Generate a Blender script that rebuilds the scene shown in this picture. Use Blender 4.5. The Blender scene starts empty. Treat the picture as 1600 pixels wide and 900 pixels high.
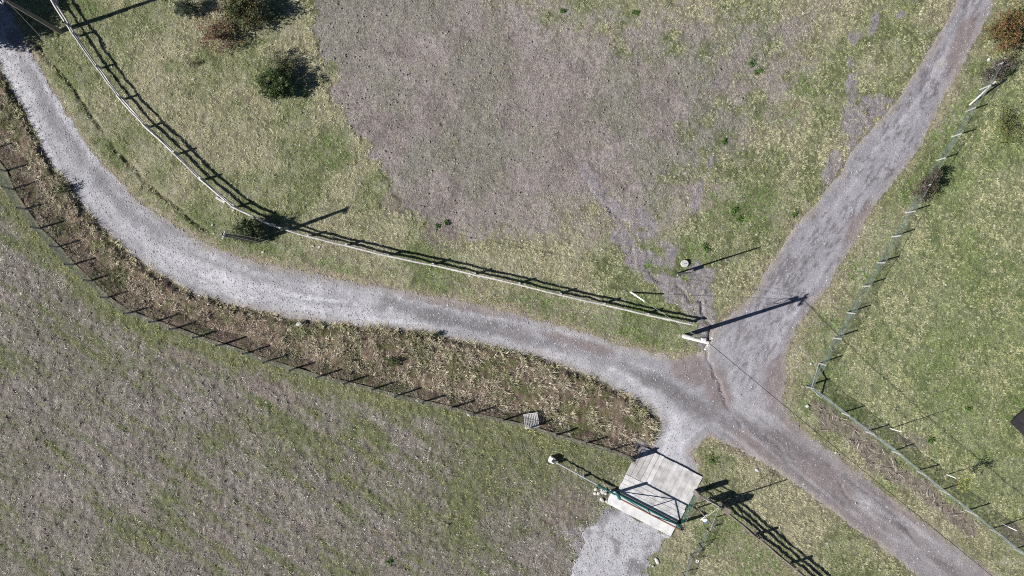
import bpy, math, random
import numpy as np
from mathutils import Vector, Matrix

random.seed(7)
RNG = np.random.default_rng(11)
R = math.radians
SC = bpy.context.scene
COL = SC.collection

# ------------------------------------------------------------------ camera, sky, sun, exposure
CAM_H = 44.0
cam_d = bpy.data.cameras.new('drone_camera')
cam_d.sensor_width = 36.0
cam_d.lens = 36.0 * CAM_H / 64.0          # 64 m of ground across the frame
cam_d.clip_end = 2000
cam = bpy.data.objects.new('drone_camera', cam_d)
cam.location = (0, 0, CAM_H)
COL.objects.link(cam)
SC.camera = cam

SUN_EL = R(34.0)
SUN_DIR = Vector((-0.954 * math.cos(SUN_EL), -0.301 * math.cos(SUN_EL), math.sin(SUN_EL)))
world = bpy.data.worlds.new('World')
SC.world = world
world.use_nodes = True
wn = world.node_tree.nodes
sky = wn.new('ShaderNodeTexSky')
sky.sky_type = 'NISHITA'
sky.sun_disc = False
sky.altitude = 1800
sky.air_density = 0.7
sky.dust_density = 0.3
sky.sun_elevation = SUN_EL
sky.sun_rotation = math.atan2(SUN_DIR.x, SUN_DIR.y)
wn['Background'].inputs['Strength'].default_value = 0.05
world.node_tree.links.new(sky.outputs[0], wn['Background'].inputs['Color'])
sun_d = bpy.data.lights.new('sun', 'SUN')
sun_d.energy = 5.0
sun_d.angle = R(0.5)
sun_d.color = (1.0, 0.965, 0.925)
sun = bpy.data.objects.new('sun', sun_d)
sun.rotation_euler = SUN_DIR.to_track_quat('Z', 'Y').to_euler()
sun.location = SUN_DIR * 60
COL.objects.link(sun)
SC.view_settings.view_transform = 'Standard'
SC.view_settings.look = 'None'
SC.view_settings.gamma = 1.0
SC.view_settings.exposure = 0.95
SC.view_settings.use_curve_mapping = False
SC.cycles.use_denoising = False
SC.cycles.filter_width = 1.05

# ------------------------------------------------------------------ plan coordinates: 25 units of the survey plan per metre
U = 25.0
def P(a, b):
    return ((a - 800.0) / U, (450.0 - b) / U)
def PP(pts):
    return np.array([P(*p) for p in pts], float)

# ------------------------------------------------------------------ noise and distance fields
_T = np.random.default_rng(3).random((256, 256))
def vn(x, y, s=1.0, seed=0):
    x = np.asarray(x, float) * s + seed * 17.37
    y = np.asarray(y, float) * s + seed * 9.71
    xi = np.floor(x).astype(np.int64); yi = np.floor(y).astype(np.int64)
    fx = x - xi; fy = y - yi
    fx = fx * fx * (3 - 2 * fx); fy = fy * fy * (3 - 2 * fy)
    x0 = xi & 255; x1 = (xi + 1) & 255; y0 = yi & 255; y1 = (yi + 1) & 255
    a = _T[x0, y0]; b = _T[x1, y0]; c = _T[x0, y1]; d = _T[x1, y1]
    return (a * (1 - fx) + b * fx) * (1 - fy) + (c * (1 - fx) + d * fx) * fy
def fbm(x, y, s=1.0, o=4, seed=0):
    t = 0; w = 0.5; n = 0
    ca, sa = math.cos(0.6), math.sin(0.6)
    for k in range(o):
        t = t + w * vn(x, y, s, seed + k * 5)
        n += w
        x, y = ca * x - sa * y, sa * x + ca * y
        s *= 2.03; w *= 0.55
    return t / n
def sstep(a, b, v):
    t = np.clip((v - a) / (b - a), 0, 1)
    return t * t * (3 - 2 * t)
def seg_dist(x, y, p, q):
    dx, dy = q[0] - p[0], q[1] - p[1]
    L = dx * dx + dy * dy + 1e-12
    t = np.clip(((x - p[0]) * dx + (y - p[1]) * dy) / L, 0, 1)
    return np.hypot(x - p[0] - t * dx, y - p[1] - t * dy)
def line_dist(x, y, pts):
    d = np.full(x.shape, 1e9)
    for p, q in zip(pts[:-1], pts[1:]):
        d = np.minimum(d, seg_dist(x, y, p, q))
    return d
def poly_sdf(x, y, pts):
    d = np.full(x.shape, 1e9)
    ins = np.zeros(x.shape, bool)
    n = len(pts)
    for i in range(n):
        p = pts[i]; q = pts[(i + 1) % n]
        d = np.minimum(d, seg_dist(x, y, p, q))
        c = ((p[1] > y) != (q[1] > y))
        xx = (q[0] - p[0]) * (y - p[1]) / (q[1] - p[1] + 1e-12) + p[0]
        ins ^= c & (x < xx)
    return np.where(ins, -d, d)
def blob(x, y, a, b, ra, rb=None, ang=0.0, wob=0.35, seed=0):
    """soft irregular patch: 1 in the middle, 0 outside; radii in plan units, ang in degrees (clockwise in plan)"""
    rb = rb or ra
    cx, cy = P(a, b)
    t = R(-ang)
    dx = x - cx; dy = y - cy
    u = (dx * math.cos(t) + dy * math.sin(t)) / (ra / U)
    v = (-dx * math.sin(t) + dy * math.cos(t)) / (rb / U)
    r = np.hypot(u, v) + (fbm(x, y, 1.1, 4, seed + 31) - 0.5) * 2 * wob
    return 1 - sstep(0.55, 1.15, r)

# ------------------------------------------------------------------ outlines of the place
ROAD = [(-40, -75), (-5, -10), (18, 22), (32, 47), (46, 75), (62, 105), (82, 140), (107, 180), (132, 222), (162, 257), (190, 287), (215, 313), (240, 330), (275, 354), (310, 373), (350, 391), (400, 409), (475, 425), (540, 437), (600, 448), (675, 461), (750, 476), (800, 489), (870, 508), (925, 522), (960, 535), (1015, 549), (1058, 560), (1080, 553), (1100, 548), (1108, 535), (1111, 517), (1125, 503), (1150, 485), (1175, 460), (1188, 440), (1205, 410), (1237, 360), (1265, 330), (1285, 305), (1310, 275), (1330, 238), (1352, 212), (1380, 182), (1408, 147), (1430, 110), (1453, 76), (1474, 42), (1489, 16), (1496, -20), (1504, -80),
        (1562, -80), (1556, -20), (1550, 20), (1535, 48), (1516, 76), (1504, 106), (1483, 140), (1465, 172), (1446, 211), (1439, 229), (1412, 267), (1377, 310), (1351, 353), (1332, 385), (1307, 422), (1291, 452), (1270, 478), (1248, 510), (1236, 534), (1228, 570), (1230, 600), (1224, 625), (1236, 655), (1258, 672), (1305, 709), (1340, 738), (1387, 771), (1425, 801), (1470, 835), (1515, 866), (1556, 899), (1680, 995),
        (1560, 1010), (1470, 930), (1430, 899), (1395, 870), (1355, 840), (1325, 819), (1275, 782), (1234, 751), (1200, 729), (1162, 706), (1132, 695), (1108, 682), (1098, 690), (1082, 705), (1090, 722), (1092, 750), (1070, 752), (1020, 722), (1010, 705), (1022, 690), (1030, 672), (1030, 655), (1020, 645), (990, 624), (950, 602), (900, 580), (845, 560), (800, 549), (750, 537), (675, 522), (625, 516), (550, 510), (470, 500), (400, 486), (350, 475), (290, 453), (240, 425), (210, 402), (175, 372), (150, 347), (130, 322), (115, 296), (87, 266), (67, 232), (50, 198), (32, 165), (12, 125), (-5, 95), (-60, -5)]
DRIVE = [(947, 786), (1046, 838), (1036, 852), (1018, 872), (1004, 900), (985, 960), (870, 960), (892, 905), (905, 870), (912, 838), (930, 815), (938, 797)]
F_LEFT = [(-14, 236), (13, 268), (24, 297), (44, 327), (66, 358), (95, 386), (118, 413), (145, 439), (172, 465), (206, 488), (247, 502), (277, 513), (312, 526), (350, 538), (390, 551), (421, 563), (462, 575), (502, 587), (544, 597), (585, 607), (622, 617), (662, 626), (706, 636), (741, 646), (786, 656), (829, 666), (869, 679), (914, 691), (953, 702), (984, 714)]
RAIL = [(92, 4), (125, 57), (160, 107), (196, 155), (236, 199), (281, 241), (321, 281), (372, 324), (431, 352), (486, 369), (545, 383), (610, 399), (678, 413), (743, 428), (811, 443), (875, 459), (942, 474), (1010, 490), (1075, 504)]
F_RIGHT = [(1549, 105), (1530, 140), (1508, 175), (1485, 214), (1462, 251), (1438, 292), (1414, 332), (1393, 370), (1370, 410), (1347, 447), (1323, 488), (1302, 528), (1279, 567), (1259, 604)]
F_RIGHT2 = [(1259, 604), (1315, 645), (1352, 674), (1393, 705), (1431, 735), (1469, 766), (1509, 797), (1546, 826), (1583, 857), (1622, 890)]
VERGE = F_LEFT + [(1000, 708), (1022, 690), (1030, 672), (1030, 655), (1020, 645), (990, 624), (950, 602), (900, 580), (845, 560), (800, 549), (750, 537), (675, 522), (625, 516), (550, 510), (470, 500), (400, 486), (350, 475), (290, 453), (240, 425), (210, 402), (175, 372), (150, 347), (130, 322), (115, 296), (87, 266), (67, 232), (50, 198), (32, 165), (12, 125), (-5, 95), (-60, -5), (-80, 120)]
FIELD = F_LEFT + [(975, 735), (958, 768), (940, 790), (905, 860), (880, 960), (700, 1100), (-300, 1100), (-300, -100)]
DIRT = [(488, -40), (494, 40), (505, 75), (525, 120), (526, 160), (560, 212), (600, 262), (612, 292), (650, 340), (682, 372), (730, 388), (800, 398), (870, 405), (960, 425), (1010, 425), (1060, 400), (1120, 360), (1190, 300), (1260, 210), (1320, 110), (1370, -40)]
DITCH = [(50, 65), (75, 92), (105, 125), (130, 162), (152, 195), (175, 227), (207, 262), (230, 287), (265, 315), (295, 340), (327, 365)]
RILLS = [([(1016, 424), (1025, 438), (1038, 444)], .07), ([(1056, 448), (1065, 453), (1075, 467), (1091, 471), (1098, 483), (1101, 502), (1107, 510), (1108, 535)], .10), ([(1108, 535), (1104, 547), (1105, 562), (1112, 577), (1125, 597), (1130, 622), (1142, 645), (1160, 668)], .055),
         ([(1195, 680), (1227, 709), (1262, 726)], .04), ([(1312, 758), (1322, 770), (1335, 782), (1352, 789)], .05), ([(1400, 812), (1411, 820), (1422, 837), (1436, 852), (1455, 866), (1490, 888)], .045),
         ([(917, 290), (935, 312), (950, 325), (962, 336), (975, 350)], .06), ([(984, 386), (991, 400)], .05), ([(1236, 662), (1180, 735)], .0)]
DECK = [(963, 768), (1060, 818), (1094, 745), (1000, 694)]
DKC = PP(DECK)

# ------------------------------------------------------------------ ground grid and fields
STEP = 0.1
fx = np.arange(-38.0, 38.0 + 1e-6, STEP)
fy = np.arange(-22.0, 22.0 + 1e-6, STEP)
def ring(v0, n=16):
    out = []; s = 0.25; v = v0
    for _ in range(n):
        v += s; s *= 1.5; out.append(v)
    return np.array(out)
rx = ring(38.0); ry = ring(22.0)
gx = np.concatenate([-rx[::-1], fx, rx]); gy = np.concatenate([-ry[::-1], fy, ry])
NX, NY, K0 = len(gx), len(gy), len(rx)
X, Y = np.meshgrid(gx, gy, indexing='ij')
wx = (fbm(X, Y, 1.3, 3, 1) - .5); wy = (fbm(X, Y, 1.3, 3, 2) - .5)
XW = X + wx * .35; YW = Y + wy * .35                         # wobbled coordinates for natural edges
road_sd = poly_sdf(X + wx * .22, Y + wy * .22, PP(ROAD)) + (fbm(X, Y, 4.0, 2, 9) - .5) * .22
drive_sd = poly_sdf(XW, YW, PP(DRIVE)) + (fbm(X, Y, 1.3, 2, 8) - .5) * .7
deck_sd = poly_sdf(X, Y, DKC)
verge_sd = poly_sdf(X, Y, PP(VERGE))
field_sd = poly_sdf(X, Y, PP(FIELD))
dirt_sd = poly_sdf(XW, YW, PP(DIRT)) + (fbm(X, Y, 1.4, 5, 12) - .5) * 1.5
ditch_d = line_dist(X + wx * .3, Y + wy * .3, PP(DITCH))
lawn_line = PP(F_RIGHT + F_RIGHT2[1:])
lawn_poly = np.vstack([lawn_line, PP([(1800, 1000), (2500, 900), (2500, -200), (1700, -200), (1600, 0)])])
lawn_sd = poly_sdf(X, Y, lawn_poly)
PXX = X * U + 800; PYY = 450 - Y * U                          # plan units
verge = sstep(.15, -.25, verge_sd)
field = sstep(.1, -.3, field_sd)
lawn = sstep(.2, -.2, lawn_sd)
soft = .12 + 7.0 * sstep(600, 950, PXX)
n1 = fbm(X, Y, .35, 4, 21); n2 = fbm(X, Y, .9, 4, 22); n3 = fbm(X, Y, 3.2, 3, 23); n4 = fbm(X, Y, 2.2, 4, 24)
lvl = .88 - .20 * sstep(.42, .62, n1) * sstep(540, 640, PXX) - .16 * sstep(600, 900, PXX + (n1 - .5) * 300) - .06 * sstep(880, 1150, PXX)
dirt = np.clip(-dirt_sd / soft, 0, 1) * lvl
dirt = np.clip(dirt + ((n2 - .5) * .55 + (n4 - .5) * .5) * sstep(0.02, .3, dirt) * (1 - .5 * sstep(.75, .95, dirt)), 0, 1)
# bare patches washed out by water, worn ground, brush ground
bare = np.zeros_like(X)
for k, (a, b, ra, rb, an) in enumerate([(930, 292, 38, 11, 48), (955, 318, 40, 10, 46), (1010, 352, 32, 18, 45), (985, 392, 40, 15, 60), (1010, 400, 24, 9, 30), (1048, 395, 11, 22, -10), (1040, 440, 42, 15, 12), (1095, 440, 26, 22, 70), (1062, 470, 46, 12, 48), (1103, 480, 12, 40, 0), (1100, 505, 14, 30, 0), (1090, 305, 7, 26, 15), (1108, 255, 7, 20, 10), (1350, 178, 40, 22, -50), (1366, 160, 20, 14, 0), (1326, 210, 12, 34, 0), (1335, 60, 14, 8, -60), (1328, 130, 9, 40, 0), (1408, 22, 12, 6, -30), (1366, 35, 7, 18, 5), (1300, 260, 10, 24, 20), (925, 850, 30, 26, 0), (1010, 700, 20, 10, 20)]):
    bare = np.maximum(bare, blob(X, Y, a, b, ra * 1.2, rb * 1.25, an, .6, k))
bare = sstep(.36, .52, bare * .85 + (fbm(X, Y, 1.9, 5, 41) - .5) * 1.9) * (bare > .02)
worn = np.zeros_like(X)                                        # reddish worn soil under saplings and in the field
for k, (a, b, ra, rb) in enumerate([(1425, 690, 34, 15), (1590, 835, 36, 22), (880, 790, 46, 34), (430, 615, 60, 16), (300, 560, 60, 12), (690, 370, 36, 26), (620, 320, 30, 16)]):
    worn = np.maximum(worn, .8 * blob(X, Y, a, b, ra, rb, 20, .4, k + 60))
brush = np.zeros_like(X)                                       # cut brush lying along the lower right fence
for k, (a, b, ra, rb, an) in enumerate([(1300, 662, 44, 16, 42), (1345, 690, 44, 17, 48), (1385, 725, 46, 17, 40), (1440, 765, 50, 15, 38), (1490, 805, 44, 13, 38), (1278, 640, 20, 9, 40)]):
    brush = np.maximum(brush, blob(X, Y, a, b, ra * 1.05, rb * 1.25, an, .55, k + 80))

# height
Hh = (fbm(X, Y, .12, 3, 51) - .5) * .10 + (fbm(X, Y, 1.6, 3, 52) - .5) * .05
rough = (fbm(X, Y, 2.2, 3, 53) - .5) * .10 + (vn(XW, YW, 4.9, 53) - .5) * .075 + (vn(X, Y, 8.6, 54) - .5) * .055
off_road = sstep(-.02, .18, np.minimum(road_sd, drive_sd + .1))
Hh += rough * off_road * (.75 + .35 * field + .4 * verge) * (1 - .35 * sstep(.3, .8, dirt))
Hh += verge * sstep(.0, .5, road_sd) * (.14 + .10 * fbm(X, Y, 1.2, 3, 55))
Hh -= .17 * np.exp(-(ditch_d / .12) ** 2) * (.35 + .65 * sstep(.32, .5, fbm(X, Y, .7, 2, 56) + .08))
Hh += .06 * sstep(.0, .25, dirt_sd) * sstep(760, 640, PXX) * sstep(-1, 1, 12 - dirt_sd)
Hh += .04 * sstep(.05, .35, road_sd)
Hh += (fbm(X, Y, 5.0, 2, 57) - .5) * .014
for pts, dep in RILLS:
    if dep > 0:
        d = line_dist(X + wx * .5, Y + wy * .5, PP(pts))
        Hh -= 1.5 * dep * np.exp(-(d / (.05 + dep * .12)) ** 2) * (.55 + .9 * (fbm(X, Y, 1.5, 2, 58)))
Hh *= 1 - .8 * sstep(.15, -.1, deck_sd)
FINE = (slice(K0, K0 + len(fx)), slice(K0, K0 + len(fy)))
def samp(F, x, y):
    F = F[FINE]
    u = np.clip((np.asarray(x, float) - fx[0]) / STEP, 0, len(fx) - 1.001)
    v = np.clip((np.asarray(y, float) - fy[0]) / STEP, 0, len(fy) - 1.001)
    i = u.astype(int); j = v.astype(int); a = u - i; b = v - j
    return (F[i, j] * (1 - a) + F[i + 1, j] * a) * (1 - b) + (F[i, j + 1] * (1 - a) + F[i + 1, j + 1] * a) * b
def H(x, y):
    return float(samp(Hh, x, y))
def G(a, b, dz=0.0):
    x, y = P(a, b)
    return Vector((x, y, H(x, y) + dz))

# ------------------------------------------------------------------ materials
def new_mat(name):
    m = bpy.data.materials.new(name); m.use_nodes = True
    nt = m.node_tree
    b = nt.nodes['Principled BSDF']
    b.inputs['Specular IOR Level'].default_value = .2
    return m, nt, b
def noise_node(nt, scale, detail=4, rough=.6, coord=None):
    n = nt.nodes.new('ShaderNodeTexNoise')
    n.inputs['Scale'].default_value = scale; n.inputs['Detail'].default_value = detail; n.inputs['Roughness'].default_value = rough
    if coord is None:
        coord = nt.nodes.new('ShaderNodeTexCoord').outputs['Object']
    nt.links.new(coord, n.inputs['Vector'])
    return n
def ramp(nt, src, stops):
    r = nt.nodes.new('ShaderNodeValToRGB')
    el = r.color_ramp.elements
    while len(el) < len(stops): el.new(.5)
    for e, (p, c) in zip(el, stops):
        e.position = p; e.color = (*c, 1) if len(c) == 3 else c
    nt.links.new(src, r.inputs[0])
    return r
def mixc(nt, a, b, fac, mode='MIX'):
    m = nt.nodes.new('ShaderNodeMix'); m.data_type = 'RGBA'; m.blend_type = mode
    for s, v in ((m.inputs[0], fac), (m.inputs[6], a), (m.inputs[7], b)):
        if hasattr(v, 'is_linked') or hasattr(v, 'links'): nt.links.new(v, s)
        elif isinstance(v, (int, float)): s.default_value = v
        else: s.default_value = (*v, 1)
    return m.outputs[2]
def earth_mat(name, speck_lo, speck_hi, s1, s2, bump, rough=.95):
    """colour from the grid's own soil map, broken up by fine noise"""
    m, nt, b = new_mat(name)
    at = nt.nodes.new('ShaderNodeAttribute'); at.attribute_name = 'Col'
    co = nt.nodes.new('ShaderNodeTexCoord').outputs['Object']
    a1 = noise_node(nt, s1, 5, .7, co); a2 = noise_node(nt, s2, 3, .6, co)
    r1 = ramp(nt, a1.outputs[0], [(.3, (speck_lo,) * 3), (.7, (speck_hi,) * 3)])
    r2 = ramp(nt, a2.outputs[0], [(.3, (speck_lo,) * 3), (.7, (speck_hi,) * 3)])
    c = mixc(nt, at.outputs['Color'], r1.outputs[0], 1.0, 'MULTIPLY')
    c = mixc(nt, c, r2.outputs[0], 1.0, 'MULTIPLY')
    nt.links.new(c, b.inputs['Base Color'])
    b.inputs['Roughness'].default_value = rough
    bp = nt.nodes.new('ShaderNodeBump'); bp.inputs['Strength'].default_value = 1.0; bp.inputs['Distance'].default_value = bump
    nt.links.new(a2.outputs[0], bp.inputs['Height'])
    nt.links.new(bp.outputs[0], b.inputs['Normal'])
    return m
def leaf_mat(name, transl=.25, rough=.7):
    m, nt, b = new_mat(name)
    at = nt.nodes.new('ShaderNodeAttribute'); at.attribute_name = 'Col'
    nt.links.new(at.outputs['Color'], b.inputs['Base Color'])
    b.inputs['Roughness'].default_value = rough
    tr = nt.nodes.new('ShaderNodeBsdfTranslucent')
    nt.links.new(at.outputs['Color'], tr.inputs['Color'])
    mx = nt.nodes.new('ShaderNodeMixShader'); mx.inputs[0].default_value = transl
    nt.links.new(b.outputs[0], mx.inputs[1]); nt.links.new(tr.outputs[0], mx.inputs[2])
    nt.links.new(mx.outputs[0], nt.nodes['Material Output'].inputs['Surface'])
    return m
def plain(name, c1, c2, scale=6, rough=.8, stretch=None, bump=.004, metal=0):
    m, nt, b = new_mat(name)
    co = nt.nodes.new('ShaderNodeTexCoord').outputs['Object']
    if stretch:
        mp = nt.nodes.new('ShaderNodeMapping'); mp.inputs['Scale'].default_value = stretch
        nt.links.new(co, mp.inputs['Vector']); co = mp.outputs[0]
    n = noise_node(nt, scale, 5, .65, co)
    r = ramp(nt, n.outputs[0], [(.3, c1), (.7, c2)])
    oi = nt.nodes.new('ShaderNodeObjectInfo')
    v = nt.nodes.new('ShaderNodeMapRange'); v.inputs[3].default_value = .78; v.inputs[4].default_value = 1.12
    nt.links.new(oi.outputs['Random'], v.inputs[0])
    hs = nt.nodes.new('ShaderNodeHueSaturation'); nt.links.new(v.outputs[0], hs.inputs['Value'])
    nt.links.new(r.outputs[0], hs.inputs['Color'])
    nt.links.new(hs.outputs[0], b.inputs['Base Color'])
    b.inputs['Roughness'].default_value = rough; b.inputs['Metallic'].default_value = metal
    bp = nt.nodes.new('ShaderNodeBump'); bp.inputs['Distance'].default_value = bump
    nt.links.new(n.outputs[0], bp.inputs['Height']); nt.links.new(bp.outputs[0], b.inputs['Normal'])
    return m
def net_mat(name, col, cover, scale=16):
    """woven wire: opaque strands, open holes"""
    m, nt, b = new_mat(name)
    b.inputs['Base Color'].default_value = (*col, 1); b.inputs['Roughness'].default_value = .6
    n = noise_node(nt, scale, 2, .5)
    mr = nt.nodes.new('ShaderNodeMapRange')
    mr.inputs[1].default_value = .3; mr.inputs[2].default_value = .7
    mr.inputs[3].default_value = max(0, cover - .24); mr.inputs[4].default_value = min(1, cover + .26)
    nt.links.new(n.outputs[0], mr.inputs[0])
    tr = nt.nodes.new('ShaderNodeBsdfTransparent')
    mx = nt.nodes.new('ShaderNodeMixShader')
    nt.links.new(mr.outputs[0], mx.inputs[0]); nt.links.new(tr.outputs[0], mx.inputs[1]); nt.links.new(b.outputs[0], mx.inputs[2])
    nt.links.new(mx.outputs[0], nt.nodes['Material Output'].inputs['Surface'])
    return m
M = {}
M['earth'] = earth_mat('meadow_soil', .55, 1.42, 6.5, 17, .07)
M['gravel'] = earth_mat('road_gravel', .70, 1.28, 11, 26, .035)
M['grass'] = leaf_mat('grass_blades', .2)
M['leaf'] = leaf_mat('shrub_leaves', .25)
M['stone'] = leaf_mat('gravel_stones', 0.0, .9)
M['log'] = plain('weathered_rail_wood', (.24, .225, .205), (.52, .50, .47), 7, .8, (1, 1, 1))
M['post'] = plain('weathered_post_wood', (.10, .085, .07), (.22, .19, .165), 7, .9)
M['greypost'] = plain('pale_grey_post', (.24, .24, .23), (.42, .42, .41), 7, .7)
M['pole'] = plain('concrete_pole', (.33, .32, .31), (.52, .51, .49), 6, .85)
M['plank'] = plain('bleached_plank', (.30, .288, .282), (.60, .585, .578), 1.6, .85, (1, 1, 1), .004)
M['plank_dark'] = plain('worn_plank', (.25, .235, .225), (.50, .485, .472), 1.9, .9)
M['concrete'] = plain('pale_concrete', (.36, .35, .345), (.56, .55, .54), 2.0, .9)
M['white'] = plain('white_paint', (.68, .68, .68), (.82, .82, .81), 4, .6)
M['blue'] = plain('blue_plastic', (.05, .16, .38), (.08, .22, .48), 4, .5)
M['green'] = plain('green_gate_paint', (.010, .08, .082), (.022, .13, .125), 5, .45)
M['rust'] = plain('rusty_steel', (.16, .06, .035), (.27, .11, .06), 8, .8)
M['steel'] = plain('galvanised_steel', (.30, .31, .33), (.45, .46, .48), 6, .5, None, .002, .3)
M['dark'] = plain('dark_metal', (.02, .02, .022), (.045, .045, .05), 5, .6)
M['cable'] = plain('black_cable', (.018, .018, .018), (.03, .03, .03), 5, .6)
M['palecable'] = plain('pale_wire', (.12, .12, .12), (.18, .18, .18), 5, .6)
M['bark'] = plain('shrub_bark', (.07, .055, .045), (.16, .135, .115), 9, .9)
M['roof'] = plain('charcoal_roof', (.018, .017, .019), (.04, .037, .038), 6, .5)
M['brown'] = plain('brown_boards', (.10, .05, .035), (.17, .09, .06), 6, .8)
M['net_grey'] = net_mat('grey_wire_net', (.44, .45, .44), .40)
M['net_light'] = net_mat('galvanised_wire_net', (.15, .19, .19), .26, 3)
M['net_taut'] = net_mat('taut_wire_net', (.26, .31, .34), .34, 7)
M['net_green'] = net_mat('green_wire_net', (.02, .15, .12), .24)

# ------------------------------------------------------------------ object helpers
def tag(o, label, cat=None, group=None, kind=None):
    o['label'] = label
    if cat: o['category'] = cat
    if group: o['group'] = group
    if kind: o['kind'] = kind
    return o
def empty(name, loc):
    o = bpy.data.objects.new(name, None); COL.objects.link(o)
    o.location = loc; o.empty_display_size = .3
    return o
def np_mesh(name, V, F, C=None, mat=None, smooth=False):
    """V (n,3), F (m,3 or 4), C per-vertex rgb"""
    V = np.asarray(V, np.float32); F = np.asarray(F, np.int32)
    me = bpy.data.meshes.new(name)
    k = F.shape[1]
    me.vertices.add(len(V)); me.vertices.foreach_set('co', V.ravel())
    me.loops.add(F.size); me.loops.foreach_set('vertex_index', F.ravel())
    me.polygons.add(len(F))
    me.polygons.foreach_set('loop_start', np.arange(0, F.size, k, dtype=np.int32))
    me.polygons.foreach_set('loop_total', np.full(len(F), k, np.int32))
    if smooth: me.polygons.foreach_set('use_smooth', np.ones(len(F), bool))
    me.update(calc_edges=True)
    if C is not None:
        a = me.color_attributes.new('Col', 'FLOAT_COLOR', 'POINT')
        c4 = np.ones((len(V), 4), np.float32); c4[:, :3] = np.clip(C, 0, 1)
        a.data.foreach_set('color', c4.ravel())
    if mat: me.materials.append(mat)
    return me
def np_obj(name, V, F, C, mat, parent=None, smooth=False):
    o = bpy.data.objects.new(name, np_mesh(name, V, F, C, mat, smooth)); COL.objects.link(o)
    if parent: o.parent = parent
    return o
class MB:
    def __init__(s): s.v = []; s.f = []
    def ring_tube(s, pts, rad, n=8, caps=True):
        pts = [Vector(p) for p in pts]
        if not isinstance(rad, (list, tuple)): rad = [rad] * len(pts)
        base = len(s.v)
        for i, p in enumerate(pts):
            t = (pts[min(i + 1, len(pts) - 1)] - pts[max(i - 1, 0)]).normalized()
            up = Vector((0, 0, 1)) if abs(t.z) < .9 else Vector((1, 0, 0))
            a = t.cross(up).normalized(); b = t.cross(a)
            for k in range(n):
                w = 2 * math.pi * k / n
                s.v.append(p + (a * math.cos(w) + b * math.sin(w)) * rad[i])
        for i in range(len(pts) - 1):
            for k in range(n):
                k2 = (k + 1) % n
                s.f.append((base + i * n + k, base + i * n + k2, base + (i + 1) * n + k2, base + (i + 1) * n + k))
        if caps:
            s.f.append(tuple(base + k for k in range(n))[::-1])
            s.f.append(tuple(base + (len(pts) - 1) * n + k for k in range(n)))
        return s
    def box(s, c, ax, ay, az):
        """centre and three half-axis vectors, edges chamfered"""
        c = Vector(c); A = [Vector(ax), Vector(ay), Vector(az)]
        base = len(s.v)
        for i in (-1, 1):
            for j in (-1, 1):
                for k in (-1, 1):
                    s.v.append(c + A[0] * i + A[1] * j + A[2] * k)
        for q in ((0, 1, 3, 2), (4, 6, 7, 5), (0, 4, 5, 1), (2, 3, 7, 6), (0, 2, 6, 4), (1, 5, 7, 3)):
            s.f.append(tuple(base + t for t in q))
        return s
    def prism(s, poly, z0, z1):
        base = len(s.v); n = len(poly)
        for z in (z0, z1):
            for p in poly: s.v.append(Vector((p[0], p[1], z)))
        s.f.append(tuple(base + k for k in range(n))[::-1]); s.f.append(tuple(base + n + k for k in range(n)))
        for k in range(n):
            k2 = (k + 1) % n
            s.f.append((base + k, base + k2, base + n + k2, base + n + k))
        return s
    def quad(s, a, b, c, d):
        base = len(s.v); s.v += [Vector(a), Vector(b), Vector(c), Vector(d)]
        s.f.append((base, base + 1, base + 2, base + 3)); return s
    def build(s, name, mat, parent=None, bevel=0, smooth=False):
        org = Vector((0, 0, 0)); a = parent
        while a:
            org += Vector(a.location); a = a.parent
        me = bpy.data.meshes.new(name)
        me.from_pydata([tuple(v - org) for v in s.v], [], s.f)
        if smooth:
            for p in me.polygons: p.use_smooth = True
        me.materials.append(mat)
        o = bpy.data.objects.new(name, me); COL.objects.link(o)
        if parent: o.parent = parent
        if bevel:
            bv = o.modifiers.new('bevel', 'BEVEL'); bv.width = bevel; bv.segments = 2; bv.limit_method = 'ANGLE'
        return o
def lerp(a, b, t): return a + (b - a) * t
def mixv(A, B, t):
    t = np.asarray(t)[..., None]
    return A * (1 - t) + B * t
C_ = lambda *c: np.array(c, float)

# ------------------------------------------------------------------ ground sheet
SOIL = C_(.208, .182, .170); SOIL_D = C_(.160, .138, .129); SOIL_P = C_(.255, .226, .215)
THATCH = C_(.172, .160, .102); THATCH_G = C_(.100, .113, .052); STRAW = C_(.265, .25, .185)
GC = mixv(np.broadcast_to(THATCH, X.shape + (3,)), np.broadcast_to(THATCH_G, X.shape + (3,)), sstep(.38, .62, n1))
GC = mixv(GC, STRAW, .5 * sstep(.5, .7, n2))
GC = mixv(GC, C_(.115, .145, .058), lawn * .6)
soilmix = mixv(np.broadcast_to(SOIL_D, X.shape + (3,)), SOIL, sstep(.3, .6, n2))
soilmix = mixv(soilmix, SOIL_P, .5 * sstep(.5, .72, fbm(X, Y, .5, 4, 26)))
soilmix = mixv(soilmix, C_(.150, .150, .118), .55 * sstep(.46, .62, n1))
GC = mixv(GC, soilmix, sstep(.05, .45, dirt + (n3 - .5) * .3))
ca, sa = math.cos(R(-33)), math.sin(R(-33))                    # mowing direction of the lower field
FU = X * ca + Y * sa; FV = -X * sa + Y * ca
streak = fbm(FU * .2, FV * 2.6, 1.0, 5, 71) + (n4 - .5) * .3
fgreen = np.clip(.80 * sstep(.50, .72, streak) + .18 + .8 * sstep(.52, .68, fbm(X, Y, .25, 3, 72)) * sstep(400, 800, PXX) * .7, 0, 1)
edge_d = line_dist(X, Y, PP(F_LEFT))
fgreen = np.clip(fgreen + .30 * sstep(.52, .66, fbm(X, Y, .22, 4, 75)) - .35 * sstep(.5, .36, fbm(X, Y, .3, 4, 76)), 0, 1)
fgreen = np.maximum(fgreen, sstep(1.9, .7, edge_d + (n2 - .5) * 1.8 + (n4 - .5) * 1.2))
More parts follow.
